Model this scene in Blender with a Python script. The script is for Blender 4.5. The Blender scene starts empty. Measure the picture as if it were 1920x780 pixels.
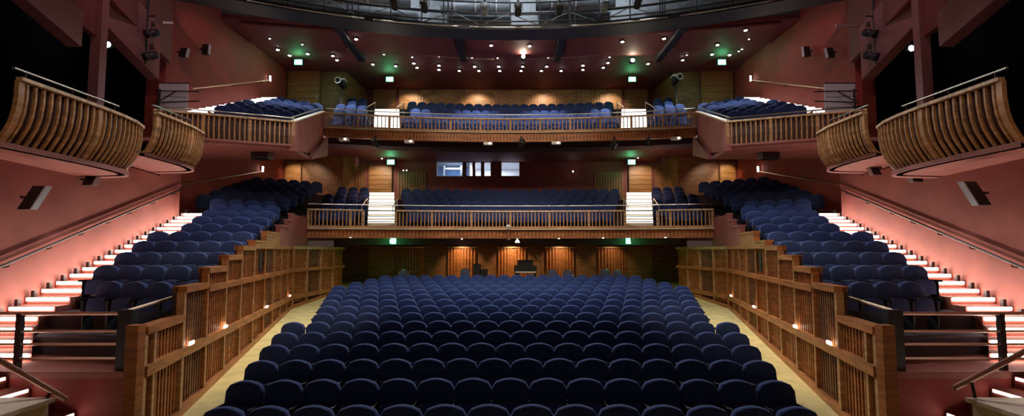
import bpy, math, random
from mathutils import Vector
random.seed(7)
S = bpy.context.scene
COL = S.collection
TAU = math.tau

# ------------------------------------------------------------------ camera model
TILT = math.radians(3.7)
F = 880 * math.cos(TILT)
CY0 = 470 - F * math.tan(TILT)
CX0, EYE = 957.0, 2.8
ct, st = math.cos(TILT), math.sin(TILT)

def at(px, py, Y):
    """the point at depth Y seen at a pixel of the 1920x780 photograph"""
    a, b = (px - CX0) / F, (CY0 - py) / F
    k = Y / (ct - b * st)
    return (a * k, Y, EYE + k * (st + b * ct))

def atx(px, py, x):
    """the point with the given |x| seen at a pixel"""
    a, b = (px - CX0) / F, (CY0 - py) / F
    k = abs(x) / abs(a)
    return (a * k, k * (ct - b * st), EYE + k * (st + b * ct))

def atz(px, py, z):
    a, b = (px - CX0) / F, (CY0 - py) / F
    k = (z - EYE) / (st + b * ct)
    return (a * k, k * (ct - b * st), z)

def zat(py, Y): return at(CX0, py, Y)[2]

# ------------------------------------------------------------------ materials
def mat(name, col, rough=0.6, metal=0.0, emit=None, estr=0.0, grain=None, noise=None, bump=0.0, spec=None, alpha=None):
    m = bpy.data.materials.new(name); m.use_nodes = True
    nt = m.node_tree; b = nt.nodes['Principled BSDF']
    b.inputs['Base Color'].default_value = (*col, 1)
    b.inputs['Roughness'].default_value = rough
    b.inputs['Metallic'].default_value = metal
    if spec is not None: b.inputs['Specular IOR Level'].default_value = spec
    if emit:
        b.inputs['Emission Color'].default_value = (*emit, 1)
        b.inputs['Emission Strength'].default_value = estr
    if alpha is not None: b.inputs['Alpha'].default_value = alpha
    if grain or noise:
        tc = nt.nodes.new('ShaderNodeTexCoord')
        mp = nt.nodes.new('ShaderNodeMapping')
        mp.inputs['Scale'].default_value = grain or noise
        nz = nt.nodes.new('ShaderNodeTexNoise')
        nz.inputs['Scale'].default_value = 1.0
        nz.inputs['Detail'].default_value = 5
        nz.inputs['Distortion'].default_value = 0.6 if grain else 0.0
        rp = nt.nodes.new('ShaderNodeValToRGB')
        v = 0.55 if grain else 0.82
        rp.color_ramp.elements[0].position = 0.3; rp.color_ramp.elements[1].position = 0.7
        rp.color_ramp.elements[0].color = (*[c * v for c in col], 1)
        rp.color_ramp.elements[1].color = (*[min(1, c * (1.25 if grain else 1.12)) for c in col], 1)
        nt.links.new(tc.outputs['Object'], mp.inputs[0]); nt.links.new(mp.outputs[0], nz.inputs[0])
        nt.links.new(nz.outputs['Fac'], rp.inputs[0]); nt.links.new(rp.outputs[0], b.inputs['Base Color'])
        if bump:
            bp = nt.nodes.new('ShaderNodeBump'); bp.inputs['Strength'].default_value = bump
            bp.inputs['Distance'].default_value = 0.01
            nt.links.new(nz.outputs['Fac'], bp.inputs['Height']); nt.links.new(bp.outputs[0], b.inputs['Normal'])
    return m

M = {
 'wood': mat('honey_wood', (.44, .155, .042), .42, grain=(2.2, 2.2, 14)),
 'woodlight': mat('pale_wood_rail', (.66, .43, .24), .4, grain=(9, 9, 3)),
 'wooddark': mat('brown_wood', (.23, .095, .036), .5, grain=(2.5, 2.5, 11)),
 'board': mat('boarded_door_wood', (.36, .16, .05), .45, grain=(1.5, 1.5, 22)),
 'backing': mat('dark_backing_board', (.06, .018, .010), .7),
 'plaster': mat('red_plaster', (.32, .088, .066), .75, noise=(1.5, 1.5, 1.5)),
 'slat': mat('tan_slat_wood', (.50, .25, .10), .45, grain=(2.5, 2.5, 12)),
 'beampaint': mat('dusky_pink_paint', (.25, .095, .10), .7, noise=(1, 1, 1)),
 'dimred': mat('dimmed_wall_red', (.30, .042, .032), .7, noise=(1.5, 1.5, 1.5)),  # wall red deepened in the colour itself, for walls in weaker light
 'maroon': mat('maroon_paint', (.19, .040, .042), .7, noise=(1, 1, 1)),
 'soffit': mat('pink_brown_soffit', (.34, .12, .095), .7, noise=(2, 2, 2)),
 'fabric': mat('navy_fabric', (.022, .042, .140), .88, noise=(60, 60, 60), bump=.15, spec=.35),
 'seatshell': mat('seat_shell_black', (.012, .012, .016), .5),
 'carpet': mat('ochre_aisle_floor', (.66, .51, .19), .8, noise=(3, 3, 3)),
 'redcarpet': mat('red_carpet', (.25, .06, .04), .95, noise=(25, 25, 25)),
 'darkcarpet': mat('dark_tier_carpet', (.045, .03, .04), .95, noise=(25, 25, 25)),
 'steel': mat('brushed_steel', (.75, .70, .64), .28, 1.0),
 'brass': mat('warm_metal_rail', (.72, .52, .36), .35, .8),
 'black': mat('black_paint', (.014, .014, .016), .5),
 'void': mat('unlit_black', (.003, .0025, .003), 1.0, spec=0.0),
 'darkmetal': mat('dark_rail_metal', (.05, .035, .035), .45, .4),
 'grey': mat('grey_duct_metal', (.20, .23, .26), .5, .3, noise=(4, 4, 4)),
 'girder': mat('dark_grey_girder', (.045, .05, .06), .5, .3),
 'cream': mat('cream_laminate', (.62, .50, .34), .6, noise=(2, 2, 2)),
 'pale': mat('pale_grey_board', (.55, .52, .55), .6),
 'white': mat('white_plastic', (.8, .78, .75), .5),
 'led': mat('step_light_glow', (1, .93, .86), .5, emit=(1, .80, .68), estr=30),
 'ledsoft': mat('soft_step_glow', (1, .93, .86), .5, emit=(1, .80, .68), estr=7),
 'ledwhite': mat('white_step_glow', (1, .97, .92), .5, emit=(1, .93, .83), estr=2.6),
 'lamp': mat('lamp_glow', (1, .95, .9), .5, emit=(1, .90, .86), estr=60),
 'lampdim': mat('small_lamp_glow', (1, .9, .8), .5, emit=(1, .82, .66), estr=14),
 'flood': mat('bright_lamp_glow', (1, .95, .9), .5, emit=(1, .85, .62), estr=260),
 'bluelamp': mat('cold_lamp_glow', (.9, .95, 1), .5, emit=(.75, .87, 1), estr=260),
 'exit': mat('exit_panel_glow', (.6, 1, .8), .5, emit=(.10, 1, .42), estr=6),
 'exitwhite': mat('exit_symbol_glow', (.9, 1, .95), .5, emit=(.8, 1, .88), estr=7),
 'glass': mat('control_window_glass', (.8, .85, .9), .05, alpha=.18),
 'room': mat('control_room_wall', (.50, .55, .60), .7),
 'roomblue': mat('control_room_blue', (.06, .14, .30), .7),
 'chrome': mat('chrome_tube', (.85, .83, .8), .15, 1.0),
 'greyfabric': mat('grey_blue_fabric', (.12, .13, .24), .9),
}

fb_ = M['fabric'].node_tree.nodes['Principled BSDF']
fb_.inputs['Sheen Weight'].default_value = .35
fb_.inputs['Sheen Roughness'].default_value = .35
fb_.inputs['Sheen Tint'].default_value = (.55, .6, .8, 1)

# ------------------------------------------------------------------ mesh building
class MB:
    def __init__(s): s.v = []; s.f = []
    def hexa(s, a):
        n = len(s.v); s.v += [tuple(p) for p in a]
        s.f += [tuple(n + i for i in q) for q in ((0,3,2,1),(4,5,6,7),(0,1,5,4),(1,2,6,5),(2,3,7,6),(3,0,4,7))]
        return s
    def box(s, x0, x1, y0, y1, z0, z1):
        return s.hexa([(x0,y0,z0),(x1,y0,z0),(x1,y1,z0),(x0,y1,z0),(x0,y0,z1),(x1,y0,z1),(x1,y1,z1),(x0,y1,z1)])
    def prism(s, poly, z0, z1):
        """vertical prism over a plan polygon; z0, z1 numbers or lists"""
        k = len(poly); n = len(s.v)
        a = z0 if isinstance(z0, (list, tuple)) else [z0] * k
        b = z1 if isinstance(z1, (list, tuple)) else [z1] * k
        s.v += [(p[0], p[1], z) for p, z in zip(poly, a)] + [(p[0], p[1], z) for p, z in zip(poly, b)]
        s.f.append(tuple(n + i for i in range(k))[::-1]); s.f.append(tuple(n + k + i for i in range(k)))
        for i in range(k):
            j = (i + 1) % k; s.f.append((n + i, n + j, n + k + j, n + k + i))
        return s
    def beam(s, p, q, w, h):
        """bar of w across and h deep from p to q"""
        p, q = Vector(p), Vector(q); t = (q - p).normalized()
        up = Vector((0, 0, 1)) if abs(t.z) < .95 else Vector((0, 1, 0))
        a = t.cross(up).normalized() * w / 2; b = a.cross(t).normalized() * h / 2
        return s.hexa([p-a-b, p+a-b, p+a+b, p-a+b, q-a-b, q+a-b, q+a+b, q-a+b])
    def tube(s, pts, r, k=8, closed=False):
        pts = [Vector(p) for p in pts]; n0 = len(s.v); m = len(pts)
        for i, p in enumerate(pts):
            t = ((pts[min(i+1, m-1)] - pts[max(i-1, 0)]) if not closed else (pts[(i+1) % m] - pts[i-1])).normalized()
            up = Vector((0, 0, 1)) if abs(t.z) < .9 else Vector((0, 1, 0))
            a = t.cross(up).normalized(); b = a.cross(t).normalized()
            for j in range(k):
                an = TAU * j / k; s.v.append(tuple(p + (a * math.cos(an) + b * math.sin(an)) * r))
        for i in range(m if closed else m - 1):
            i2 = (i + 1) % m
            for j in range(k):
                j2 = (j + 1) % k
                s.f.append((n0+i*k+j, n0+i*k+j2, n0+i2*k+j2, n0+i2*k+j))
        if not closed:
            s.f.append(tuple(n0 + j for j in range(k))); s.f.append(tuple(n0 + (m-1)*k + j for j in range(k)))
        return s
    def lathe(s, prof, c=(0,0,0), k=16, axis='z'):
        n0 = len(s.v)
        for r, h in prof:
            for j in range(k):
                a = TAU * j / k; u, v = r * math.cos(a), r * math.sin(a)
                p = (u, v, h) if axis == 'z' else (u, h, v)
                s.v.append((c[0]+p[0], c[1]+p[1], c[2]+p[2]))
        for i in range(len(prof) - 1):
            for j in range(k):
                j2 = (j+1) % k; s.f.append((n0+i*k+j, n0+i*k+j2, n0+(i+1)*k+j2, n0+(i+1)*k+j))
        s.f.append(tuple(n0 + j for j in range(k))[::-1]); s.f.append(tuple(n0 + (len(prof)-1)*k + j for j in range(k)))
        return s
    def pad(s, outline, layers, tilt=0.0, piv=0.0):
        """cushion: an x-z outline stacked along y; layers = [(y, scale-in metres)]"""
        n0 = len(s.v); k = len(outline)
        cx = sum(p[0] for p in outline)/k; cz = sum(p[1] for p in outline)/k
        for y, ins in layers:
            for x, z in outline:
                dx, dz = x-cx, z-cz; L = math.hypot(dx, dz); q = max(0.0, 1 - ins / L)
                zz = cz+dz*q
                s.v.append((cx+dx*q, y + (zz-piv)*tilt, zz))
        for i in range(len(layers)-1):
            for j in range(k):
                j2 = (j+1) % k; s.f.append((n0+i*k+j, n0+i*k+j2, n0+(i+1)*k+j2, n0+(i+1)*k+j))
        s.f.append(tuple(n0 + j for j in range(k))[::-1]); s.f.append(tuple(n0 + (len(layers)-1)*k + j for j in range(k)))
        return s
    def build(s, name, m, parent=None, smooth=False, pos=None):
        me = bpy.data.meshes.new(name)
        off = Vector(parent.location) if parent is not None and pos is None else Vector((0, 0, 0))
        if parent is not None and pos is None and parent.parent is not None: off += Vector(parent.parent.location)
        me.from_pydata([(v[0]-off.x, v[1]-off.y, v[2]-off.z) for v in s.v], [], s.f)
        me.materials.append(M[m]); me.update()
        if smooth:
            me.polygons.foreach_set('use_smooth', [True] * len(me.polygons))
        o = bpy.data.objects.new(name, me); COL.objects.link(o)
        if parent is not None: o.parent = parent
        if pos: o.location = pos
        return o

def tag(o, label=None, cat=None, group=None, kind=None):
    if label: o['label'] = label
    if cat: o['category'] = cat
    if group: o['group'] = group
    if kind: o['kind'] = kind
    return o
def thing(name, label, cat, loc=(0,0,0), group=None, rz=0):
    o = bpy.data.objects.new(name, None); COL.objects.link(o)
    o.location = loc; o.rotation_euler.z = rz; o.empty_display_size = .1
    return tag(o, label, cat, group)
def struct(mb, name, m): return tag(mb.build(name, m), kind='structure')
def copy_tree(o, parent=None):
    c = o.copy(); COL.objects.link(c)
    if parent is not None: c.parent = parent
    for ch in KIDS.get(o.name, ()): copy_tree(ch, c)
    return c
KIDS = {}
def note_kids(o, *kids): KIDS[o.name] = list(kids)

# ------------------------------------------------------------------ plan path tools
def arc(x0, x1, ymid, R, n=24):
    return [(x0 + (x1-x0)*i/n, ymid - (x0 + (x1-x0)*i/n)**2 / (2*R)) for i in range(n+1)]
def frames(path):
    out = []
    for i, p in enumerate(path):
        a = path[max(i-1, 0)]; b = path[min(i+1, len(path)-1)]
        tx, ty = b[0]-a[0], b[1]-a[1]; L = math.hypot(tx, ty) or 1
        out.append((p, (tx/L, ty/L), (-ty/L, tx/L)))
    return out
def length(path): return sum(math.dist(a[:2], b[:2]) for a, b in zip(path, path[1:]))
def point(path, s):
    for a, b in zip(path, path[1:]):
        L = math.dist(a, b)
        if s <= L or (a, b) == (path[-2], path[-1]):
            t = s / L; tx, ty = (b[0]-a[0])/L, (b[1]-a[1])/L
            return (a[0]+(b[0]-a[0])*t, a[1]+(b[1]-a[1])*t), (tx, ty), (-ty, tx)
        s -= L
def sub(path, s0, s1, n=None):
    n = n or max(1, int((s1-s0)/.5))
    return [point(path, s0 + (s1-s0)*i/n)[0] for i in range(n+1)]
def sweep(mb, path, o0, o1, z0, z1):
    """rectangular band between plan offsets o0..o1 (to the path's left) and heights"""
    fr = frames(path); n0 = len(mb.v); k = len(fr)
    za = z0 if isinstance(z0, (list, tuple)) else [z0]*k
    zb = z1 if isinstance(z1, (list, tuple)) else [z1]*k
    for i, (p, t, n) in enumerate(fr):
        for o, z in ((o0, za[i]), (o1, za[i]), (o1, zb[i]), (o0, zb[i])):
            mb.v.append((p[0]+n[0]*o, p[1]+n[1]*o, z))
    for i in range(k-1):
        for j in range(4):
            j2 = (j+1) % 4; mb.f.append((n0+4*i+j, n0+4*i+j2, n0+4*i+4+j2, n0+4*i+4+j))
    mb.f.append((n0+3, n0+2, n0+1, n0)); mb.f.append(tuple(n0+4*(k-1)+j for j in range(4)))
    return mb
def skin(mb, path, prof, th=.02):
    """sheet swept along a path whose section is a list of (offset, z), th thick"""
    fr = frames(path); n0 = len(mb.v); m = len(prof)
    full = list(prof) + [(o+th, z) for o, z in reversed(prof)]; q = len(full)
    for p, t, n in fr:
        for o, z in full: mb.v.append((p[0]+n[0]*o, p[1]+n[1]*o, z))
    for i in range(len(fr)-1):
        for j in range(q):
            j2 = (j+1) % q; mb.f.append((n0+q*i+j, n0+q*i+j2, n0+q*i+q+j2, n0+q*i+q+j))
    for e in (0, len(fr)-1):
        for j in range(m-1):
            mb.f.append((n0+q*e+j, n0+q*e+j+1, n0+q*e+q-2-j, n0+q*e+q-1-j))
    return mb
def slat(mb, P, prof, w, d):
    p, t, n = P; n0 = len(mb.v)
    for o, z in prof:
        for a, b in ((-w/2, o), (w/2, o), (w/2, o+d), (-w/2, o+d)):
            mb.v.append((p[0]+t[0]*a+n[0]*b, p[1]+t[1]*a+n[1]*b, z))
    for i in range(len(prof)-1):
        for j in range(4):
            j2 = (j+1) % 4; mb.f.append((n0+4*i+j, n0+4*i+j2, n0+4*i+4+j2, n0+4*i+4+j))
    mb.f.append((n0+3, n0+2, n0+1, n0)); e = n0+4*(len(prof)-1); mb.f.append((e, e+1, e+2, e+3))
    return mb

SIDES = ((-1, 'left'), (1, 'right'))
def mx(pts, s): return [(s*p[0],) + tuple(p[1:]) for p in pts]

# ------------------------------------------------------------------ levels of the house
def floor_z(Y): return max(0.0, .068 * (Y - 5.8))
def inner_x(Y): return 5.33 + .27 * (Y - 7.6) if Y < 16.8 else 7.8 - (Y - 16.8) * .09
def outer_x(Y): return 9.9 + .21 * (Y - 9.3)
def stair_z(Y): return 1.1 + .35 * (Y - 7.7)

# stalls floor
fb = MB()
fb.prism([(-8.6, 1.5), (8.6, 1.5), (8.6, 5.8), (-8.6, 5.8)], -.3, 0)
fb.prism([(-8.6, 5.8), (8.6, 5.8), (8.6, 24.2), (-8.6, 24.2)], -.3, [0, 0, floor_z(24.2), floor_z(24.2)])
struct(fb, 'floor', 'carpet')

# ------------------------------------------------------------------ seats
def arch(w, zb, zs, zt, n=10):
    """outline with square foot and domed top"""
    pts = [(-w/2+.02, zb), (w/2-.02, zb), (w/2, zb+.02)]
    r = .05
    for i in range(n+1):
        a = i / n; x = w/2 - w*a
        u = abs(x) / (w/2)
        z = zt - (zt-zs) * u**2
        if u > .88: z -= ((u-.88)/.12)**2 * r
        pts.append((x, z))
    pts.append((-w/2, zb+.02))
    return pts
def seat_meshes(detail=True):
    n = 12 if detail else 6
    back = MB().pad(arch(.525, .40, .835, .915, n), [(-.050, .03), (-.040, .010), (-.015, 0), (.03, 0), (.055, .012), (.062, .03)], tilt=.16, piv=.4)
    cush = MB().pad(arch(.46, .33, .60, .635, n), [(-.20, .04), (-.185, .01), (-.12, 0), (-.10, .02)], tilt=.1, piv=.33)
    return back, cush
sb, scu = seat_meshes()
seat0 = thing('theatre_seat', 'navy seat', 'seat')
p1 = sb.build('backrest', 'fabric', seat0, True)
p2 = scu.build('seat_cushion', 'fabric', seat0, True)
ar = MB().box(.2555, .2605, -.10, .05, .56, .60).box(.244, .262, -.28, .06, .585, .625)
ar.box(.247, .260, -.20, .0, 0, .585)
p3 = ar.build('armrest', 'seatshell', seat0)
al = MB().box(-.262, -.244, -.28, .06, .585, .625).box(-.260, -.247, -.20, .0, 0, .585)
p4 = al.build('armrest', 'seatshell', seat0)
note_kids(seat0, p1, p2, p3, p4)

ORD = ['', 'first', 'second', 'third', 'fourth', 'fifth', 'sixth', 'seventh', 'eighth', 'ninth', 'tenth', 'eleventh', 'twelfth',
       'thirteenth', 'fourteenth', 'fifteenth', 'sixteenth', 'seventeenth', 'eighteenth', 'nineteenth', 'twentieth',
       'twenty-first', 'twenty-second', 'twenty-third', 'twenty-fourth', 'twenty-fifth', 'twenty-sixth']
seats = []      # (x, y, z, rz, label, group)
# stalls
for k in range(15):
    W = min(3.82 + .243*k, 6.35 if k < 13 else 5.8); Y = 5.8 + .95*k
    n = int(2*W/.53)
    if (n + k) % 2: n -= 1
    for i in range(n):
        x = (i - (n-1)/2) * .532
        y = Y - x*x/140
        lab = f'navy stalls seat, {ORD[i+1]} from the left aisle, in the {ORD[k+1]} row from the stage'
        seats.append((x, y, floor_z(y), x/70, lab, 'seats in the stalls'))
# side tiers
tier_rows = []
for j in range(17):
    z = 1.32 + .27*j
    yi, yo = 7.75 + 1.03*j, 8.2 + .86*j
    if j <= 8: xi = inner_x(yi) + .16
    else: xi = 8.3 + (j-9)*.12
    xo = (outer_x(yo) - .98) if yo < 16 else 12.0
    xo = min(xo, 1.008*yo-.06)
    if 15.2 < yo < 16: xo = outer_x(yo) - .98
    tier_rows.append((z, (xi, yi), (xo, yo)))
for s, side in SIDES:
    for j, (z, a, b) in enumerate(tier_rows[:-1]):
        dx, dy = b[0]-a[0], b[1]-a[1]; L = math.hypot(dx, dy); n = int((L-.1)/.53)
        ux, uy = dx/L, dy/L
        for i in range(n):
            d = .45 + i*.532
            x, y = a[0]+ux*d - uy*.62*(-1 if ux < 0 else 1), a[1]+uy*d + ux*.62
            lab = f'navy seat on the {side} side tier, {ORD[i+1]} from its parapet, {ORD[j+1]} row up'
            seats.append((s*x, y, z, -s*math.atan2(-uy, ux) * -1 if False else (math.atan2(-uy, ux) if s < 0 else -math.atan2(-uy, ux)), lab, f'seats on the {side} side tier'))
# circle, centre
circle_rows = []
for k in range(7):
    Y = 20.25 + .9*k; z = 3.72 + .30*k; circle_rows.append((Y, z))
    if k == 6: break
    for i in range(-30, 31):
        x = (i + (.5 if k % 2 else 0)) * .532
        y = Y + .6 - x*x/66
        if abs(x) < .276*Y - .85 or .276*Y + .8 < abs(x) < (8.0 if k < 2 else 8.85):
            seats.append((x, y, z, x/33, None, None))
# upper circle, centre
upper_rows = []
for k in range(7):
    Y = 21.75 + .85*k; z = 8.1 + .45*k; upper_rows.append((Y, z))
    if k == 6: break
    for i in range(-32, 33):
        x = (i + (.5 if k % 2 else 0)) * .532
        y = Y + .55 - x*x/66
        if abs(x) < .226*Y or .30*Y < abs(x) < 8.4 + k*.16:
            seats.append((x, y, z, x/33, None, None))
upside_rows = []
for j in range(8):
    z = 7.2 + .33*j; a = (8.0 + .15*j, 17.0 + .9*j); b = (11.0, 16.0 + .82*j); upside_rows.append((z, a, b))
for s, side in SIDES:
    for z, a, b in upside_rows[:-1]:
        dx, dy = b[0]-a[0], b[1]-a[1]; L = math.hypot(dx, dy); ux, uy = dx/L, dy/L
        for i in range(int((L-.1)/.532)):
            d = .33 + i*.532; x, y = a[0]+ux*d-uy*.6*-1*-1, a[1]+uy*d+ux*.6
            seats.append((s*x, y, z, math.atan2(-uy, ux)*(1 if s < 0 else -1), None, None))
named = sorted([t for t in seats if t[4]], key=lambda t: t[0]**2 + t[1]**2)[:300]
ids = set(id(t) for t in named)
first = True
for t in named:
    o = seat0 if first else copy_tree(seat0)
    first = False
    o.location = t[:3]; o.rotation_euler.z = t[3]; o['label'] = t[4]; o['group'] = t[5]
sb2, sc2 = seat_meshes(False)
rest = MB()
for t in seats:
    if id(t) in ids: continue
    c, sn = math.cos(t[3]), math.sin(t[3])
    for mb in (sb2, sc2):
        n0 = len(rest.v)
        rest.v += [(t[0]+v[0]*c-v[1]*sn, t[1]+v[0]*sn+v[1]*c, t[2]+v[2]) for v in mb.v]
        rest.f += [tuple(n0+i for i in f) for f in mb.f]
ro = rest.build('theatre_seats', 'fabric', None, True)
tag(ro, 'rows of small distant blue seats on the upper levels and at the back', 'seats', kind='stuff')

# ------------------------------------------------------------------ tier floors
for s, side in SIDES:
    m = MB()
    # front landing, then a step for every row
    z0, a0, b0 = tier_rows[0]
    m.prism(mx([(inner_x(7.0)+.14, 7.0), (outer_x(7.0)-.02, 7.0), (outer_x(7.7)-.02, 7.7), (b0[0], b0[1]), (a0[0], a0[1])], s), -.2, 1.02)
    struct(m, f'floor_landing_{side}', 'redcarpet'); m = MB()
    for (z, a, b), (z2, a2, b2) in zip(tier_rows, tier_rows[1:]):
        m.prism(mx([a, b, b2, a2], s), z-.6, z)
    z, a, b = tier_rows[-1]
    m.prism(mx([a, b, (12.1, 25), (8.5, 25)], s), z-.9, z)
    struct(m, f'floor_tier_{side}', 'darkcarpet')
    m = MB().box(*(sorted((s*(inner_x(7)+.1), s*(outer_x(7)-.03)))), 6.965, 6.998, .94, 1.04)
    struct(m, f'trim_tier_edge_{side}', 'soffit')
    m = MB().box(*(sorted((s*(inner_x(7)+.1), s*(outer_x(7)-.03)))), 6.972, 6.996, -.2, .94)
    struct(m, f'wall_tier_front_{side}', 'dimred')
    # upper side tier floor
    m = MB()
    for (z, a, b), (z2, a2, b2) in zip(upside_rows, upside_rows[1:]):
        m.prism(mx([a, b, b2, a2], s), z-.6, z)
    z, a, b = upside_rows[-1]
    m.prism(mx([a, b, (12.1, b[1]), (12.1, 25), (8.6, 25)], s), z-.6, z)
    struct(m, f'floor_upper_tier_{side}', 'darkcarpet')
m = MB()
for (Y, z), (Y2, z2) in zip(circle_rows, circle_rows[1:]):
    hw = 8.1 if Y < 22 else 8.7
    sweep(m, arc(-hw, hw, Y, 33), 0, .95, z-.35, z)
sweep(m, arc(-8.1, 8.1, 19.45, 33), 0.1, .85, 3.45, 3.72)
Y, z = circle_rows[-1]
m.prism([(-8.4, Y-1.1), (0, Y-.02), (8.4, Y-1.1), (8.4, 26.5), (-8.4, 26.5)], z-.4, z)
struct(m, 'floor_circle', 'darkcarpet')
m = MB()
for (Y, z), (Y2, z2) in zip(upper_rows, upper_rows[1:]):
    sweep(m, arc(-8.4, 8.4, Y, 33), 0, .9, z-.5, z)
sweep(m, arc(-8.1, 8.1, 20.95, 33), 0.1, .85, 7.95, 8.1)
Y, z = upper_rows[-1]
m.prism([(-8.6, Y-1.1), (0, Y-.02), (8.6, Y-1.1), (8.6, 28), (-8.6, 28)], z-.5, z)
struct(m, 'floor_upper_circle', 'darkcarpet')
# undersides of the two balconies
A1 = arc(-8.05, 8.05, 19.5, 33)
A2 = arc(-8.05, 8.05, 21.0, 33)
m = MB().prism(A1 + [(12.1, 19.0), (12.1, 26.4), (-12.1, 26.4), (-12.1, 19.0)], 3.36, 3.44)
struct(m, 'ceiling_under_circle', 'maroon')
m = MB().prism(A2 + [(8.2, 26.45), (-8.2, 26.45)], 7.86, 7.94)
struct(m, 'ceiling_under_upper_circle', 'maroon')
for s, side in SIDES:
    m = MB()
    m.prism(mx([(7.6, 16.1), (9.4, 15.4), (11.2, 14.75), (12.1, 14.75), (12.1, 17.8), (7.75, 17.8)], s), 6.30, 6.42)
    struct(m, f'ceiling_under_upper_tier_{side}', 'soffit'); m = MB()
    m.hexa([(s*x, y, z) for x, y, z in ((7.6,17.8,6.3),(12.1,17.8,6.3),(12.1,21,7.86),(8.0,20.3,6.95),(7.6,17.8,6.42),(12.1,17.8,6.42),(12.1,21,7.98),(8.0,20.3,7.9))])
    m.prism(mx([(8.1,20.2),(12.1,21),(12.1,25),(8.1,25)], s), 7.86, 7.94)
    struct(m, f'ceiling_raking_{side}', 'maroon')

# ------------------------------------------------------------------ outer walls
for s, side in SIDES:
    m = MB()
    def wp(y0, y1, z0, z1):
        m.prism(mx([(outer_x(y0), y0), (outer_x(y1), y1), (outer_x(y1)+.25, y1), (outer_x(y0)+.25, y0)], s), z0, z1)
    wp(1.0, 7.8, -.3, 4.05); wp(7.8, 11.5, -.3, 4.6); wp(11.5, 14.6, -.3, 5.15); wp(14.6, 15.9, -.3, 6.3)
    m.prism(mx([(outer_x(15.9), 15.65), (12.3, 15.65), (12.3, 15.9), (outer_x(15.9), 15.9)], s), -.3, 6.3)
    struct(m, f'wall_{side}', 'plaster'); m = MB()
    m.prism(mx([(12.15, 15.9), (12.4, 15.9), (12.4, 25.2), (12.15, 25.2)], s), -.3, 13.0)
    m.prism(mx([(11.75, 15.6), (12.4, 15.6), (12.4, 15.9), (11.75, 15.9)], s), 6.42, 13.0)
    struct(m, f'wall_rear_{side}', 'dimred')
    m = MB().prism(mx([(13.6, 1), (13.8, 1), (13.8, 15.8), (13.6, 15.8)], s), -.3, 15)
    m.prism(mx([(12.3, 15.8), (13.8, 15.8), (13.8, 15.95), (12.3, 15.95)], s), -.3, 15)
    struct(m, f'wall_void_{side}', 'void')
    # side-back wall
    m = MB().prism(mx([(9.2, 25.0), (12.4, 25.0), (12.4, 25.3), (9.2, 25.3)], s), 3.4, 13)
    m.prism(mx([(9.0, 25.0), (9.2, 25.0), (8.9, 27.9), (8.7, 27.9)], s), 3.4, 13)
    struct(m, f'wall_back_{side}', 'wooddark')
# back walls
m = MB()
Yb = 26.5
zt, zb_ = zat(303, Yb), zat(331, Yb)
spans = [(818, 868), (873, 887), (890, 903), (907, 921), (939, 975)]
xs = [-9.2]
for a, b in spans: xs += [at(a, 317, Yb)[0], at(b, 317, Yb)[0]]
xs.append(9.2)
for i in range(0, len(xs), 2):
    m.box(xs[i], xs[i+1], Yb, Yb+.2, zb_, zt)
m.box(-9.2, 9.2, Yb, Yb+.2, 3.4, zb_); m.box(-9.2, 9.2, Yb, Yb+.2, zt, 8.2)
struct(m, 'wall_back_circle', 'maroon')
m = MB().box(-9.0, 9.0, 23.9, 24.15, -.3, 3.4)
struct(m, 'wall_back_stalls', 'wooddark')
m = MB().box(-9.0, 9.0, 27.9, 28.2, 8, 13.2)
struct(m, 'wall_back_upper', 'maroon')
# downstand beam under the circle
m = MB(); sweep(m, arc(-7.5, 7.5, 21.6, 33), 0, .3, 3.06, 3.36); struct(m, 'trim_beam_under_circle', 'backing')

# control room behind the windows
m = MB(); xL, xR = xs[1]-.6, xs[-2]+.6
m.box(xL, xR, 29.4, 29.5, 5.4, 8.0); m.box(xL, xR, Yb+.2, 29.5, 5.3, 5.4); m.box(xL, xR, Yb+.2, 29.5, 7.95, 8.05)
m.box(xL-.1, xL, Yb+.2, 29.5, 5.4, 8.0); m.box(xR, xR+.1, Yb+.2, 29.5, 5.4, 8.0)
struct(m, 'wall_control_room', 'room')
xw = xs[2]+.3
m = MB().box(xL+.02, xw, 28.6, 28.66, 5.4, 7.9)
struct(m, 'wall_control_room_blue', 'roomblue')
m = MB().box(xw, xw+.08, Yb+.25, 29.35, 5.41, 7.94); struct(m, 'wall_control_room_partition', 'room')
for i, (a, b) in enumerate(spans):
    x0, x1 = at(a, 317, Yb)[0], at(b, 317, Yb)[0]
    w = thing(f'window_{i+1}', None, None, ((x0+x1)/2, Yb, zb_)); w['kind'] = 'structure'
    fr = MB()
    for bx in ((x0, x0+.04, zb_, zt), (x1-.04, x1, zb_, zt), (x0+.04, x1-.04, zb_, zb_+.04), (x0+.04, x1-.04, zt-.04, zt)):
        fr.box(bx[0], bx[1], Yb+.02, Yb+.12, bx[2], bx[3])
    fr.build('window_frame', 'pale' if i == 0 else 'darkmetal', w)
    MB().box(x0+.04, x1-.04, Yb+.06, Yb+.07, zb_+.04, zt-.04).build('pane', 'glass', w)
x0 = at(818, 317, Yb)[0]
cf = thing('room_divider', 'pale framed screen standing behind the widest control room window', 'screen', (x0+.6, 27.6, 5.4))
MB().box(x0+.25, x0+.33, 27.6, 27.68, 5.4, 7.85).build('post', 'white', cf)
MB().box(x0+1.25, x0+1.42, 27.6, 27.68, 5.4, 7.85).build('post', 'white', cf)
MB().box(x0+.33, x0+1.25, 27.6, 27.66, 7.62, 7.72).build('top_bar', 'white', cf)
cab = thing('rounded_monitor', 'white rounded monitor at the lower corner of the blue control room window', 'monitor', (x0+.45, 27.2, 5.4))
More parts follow.
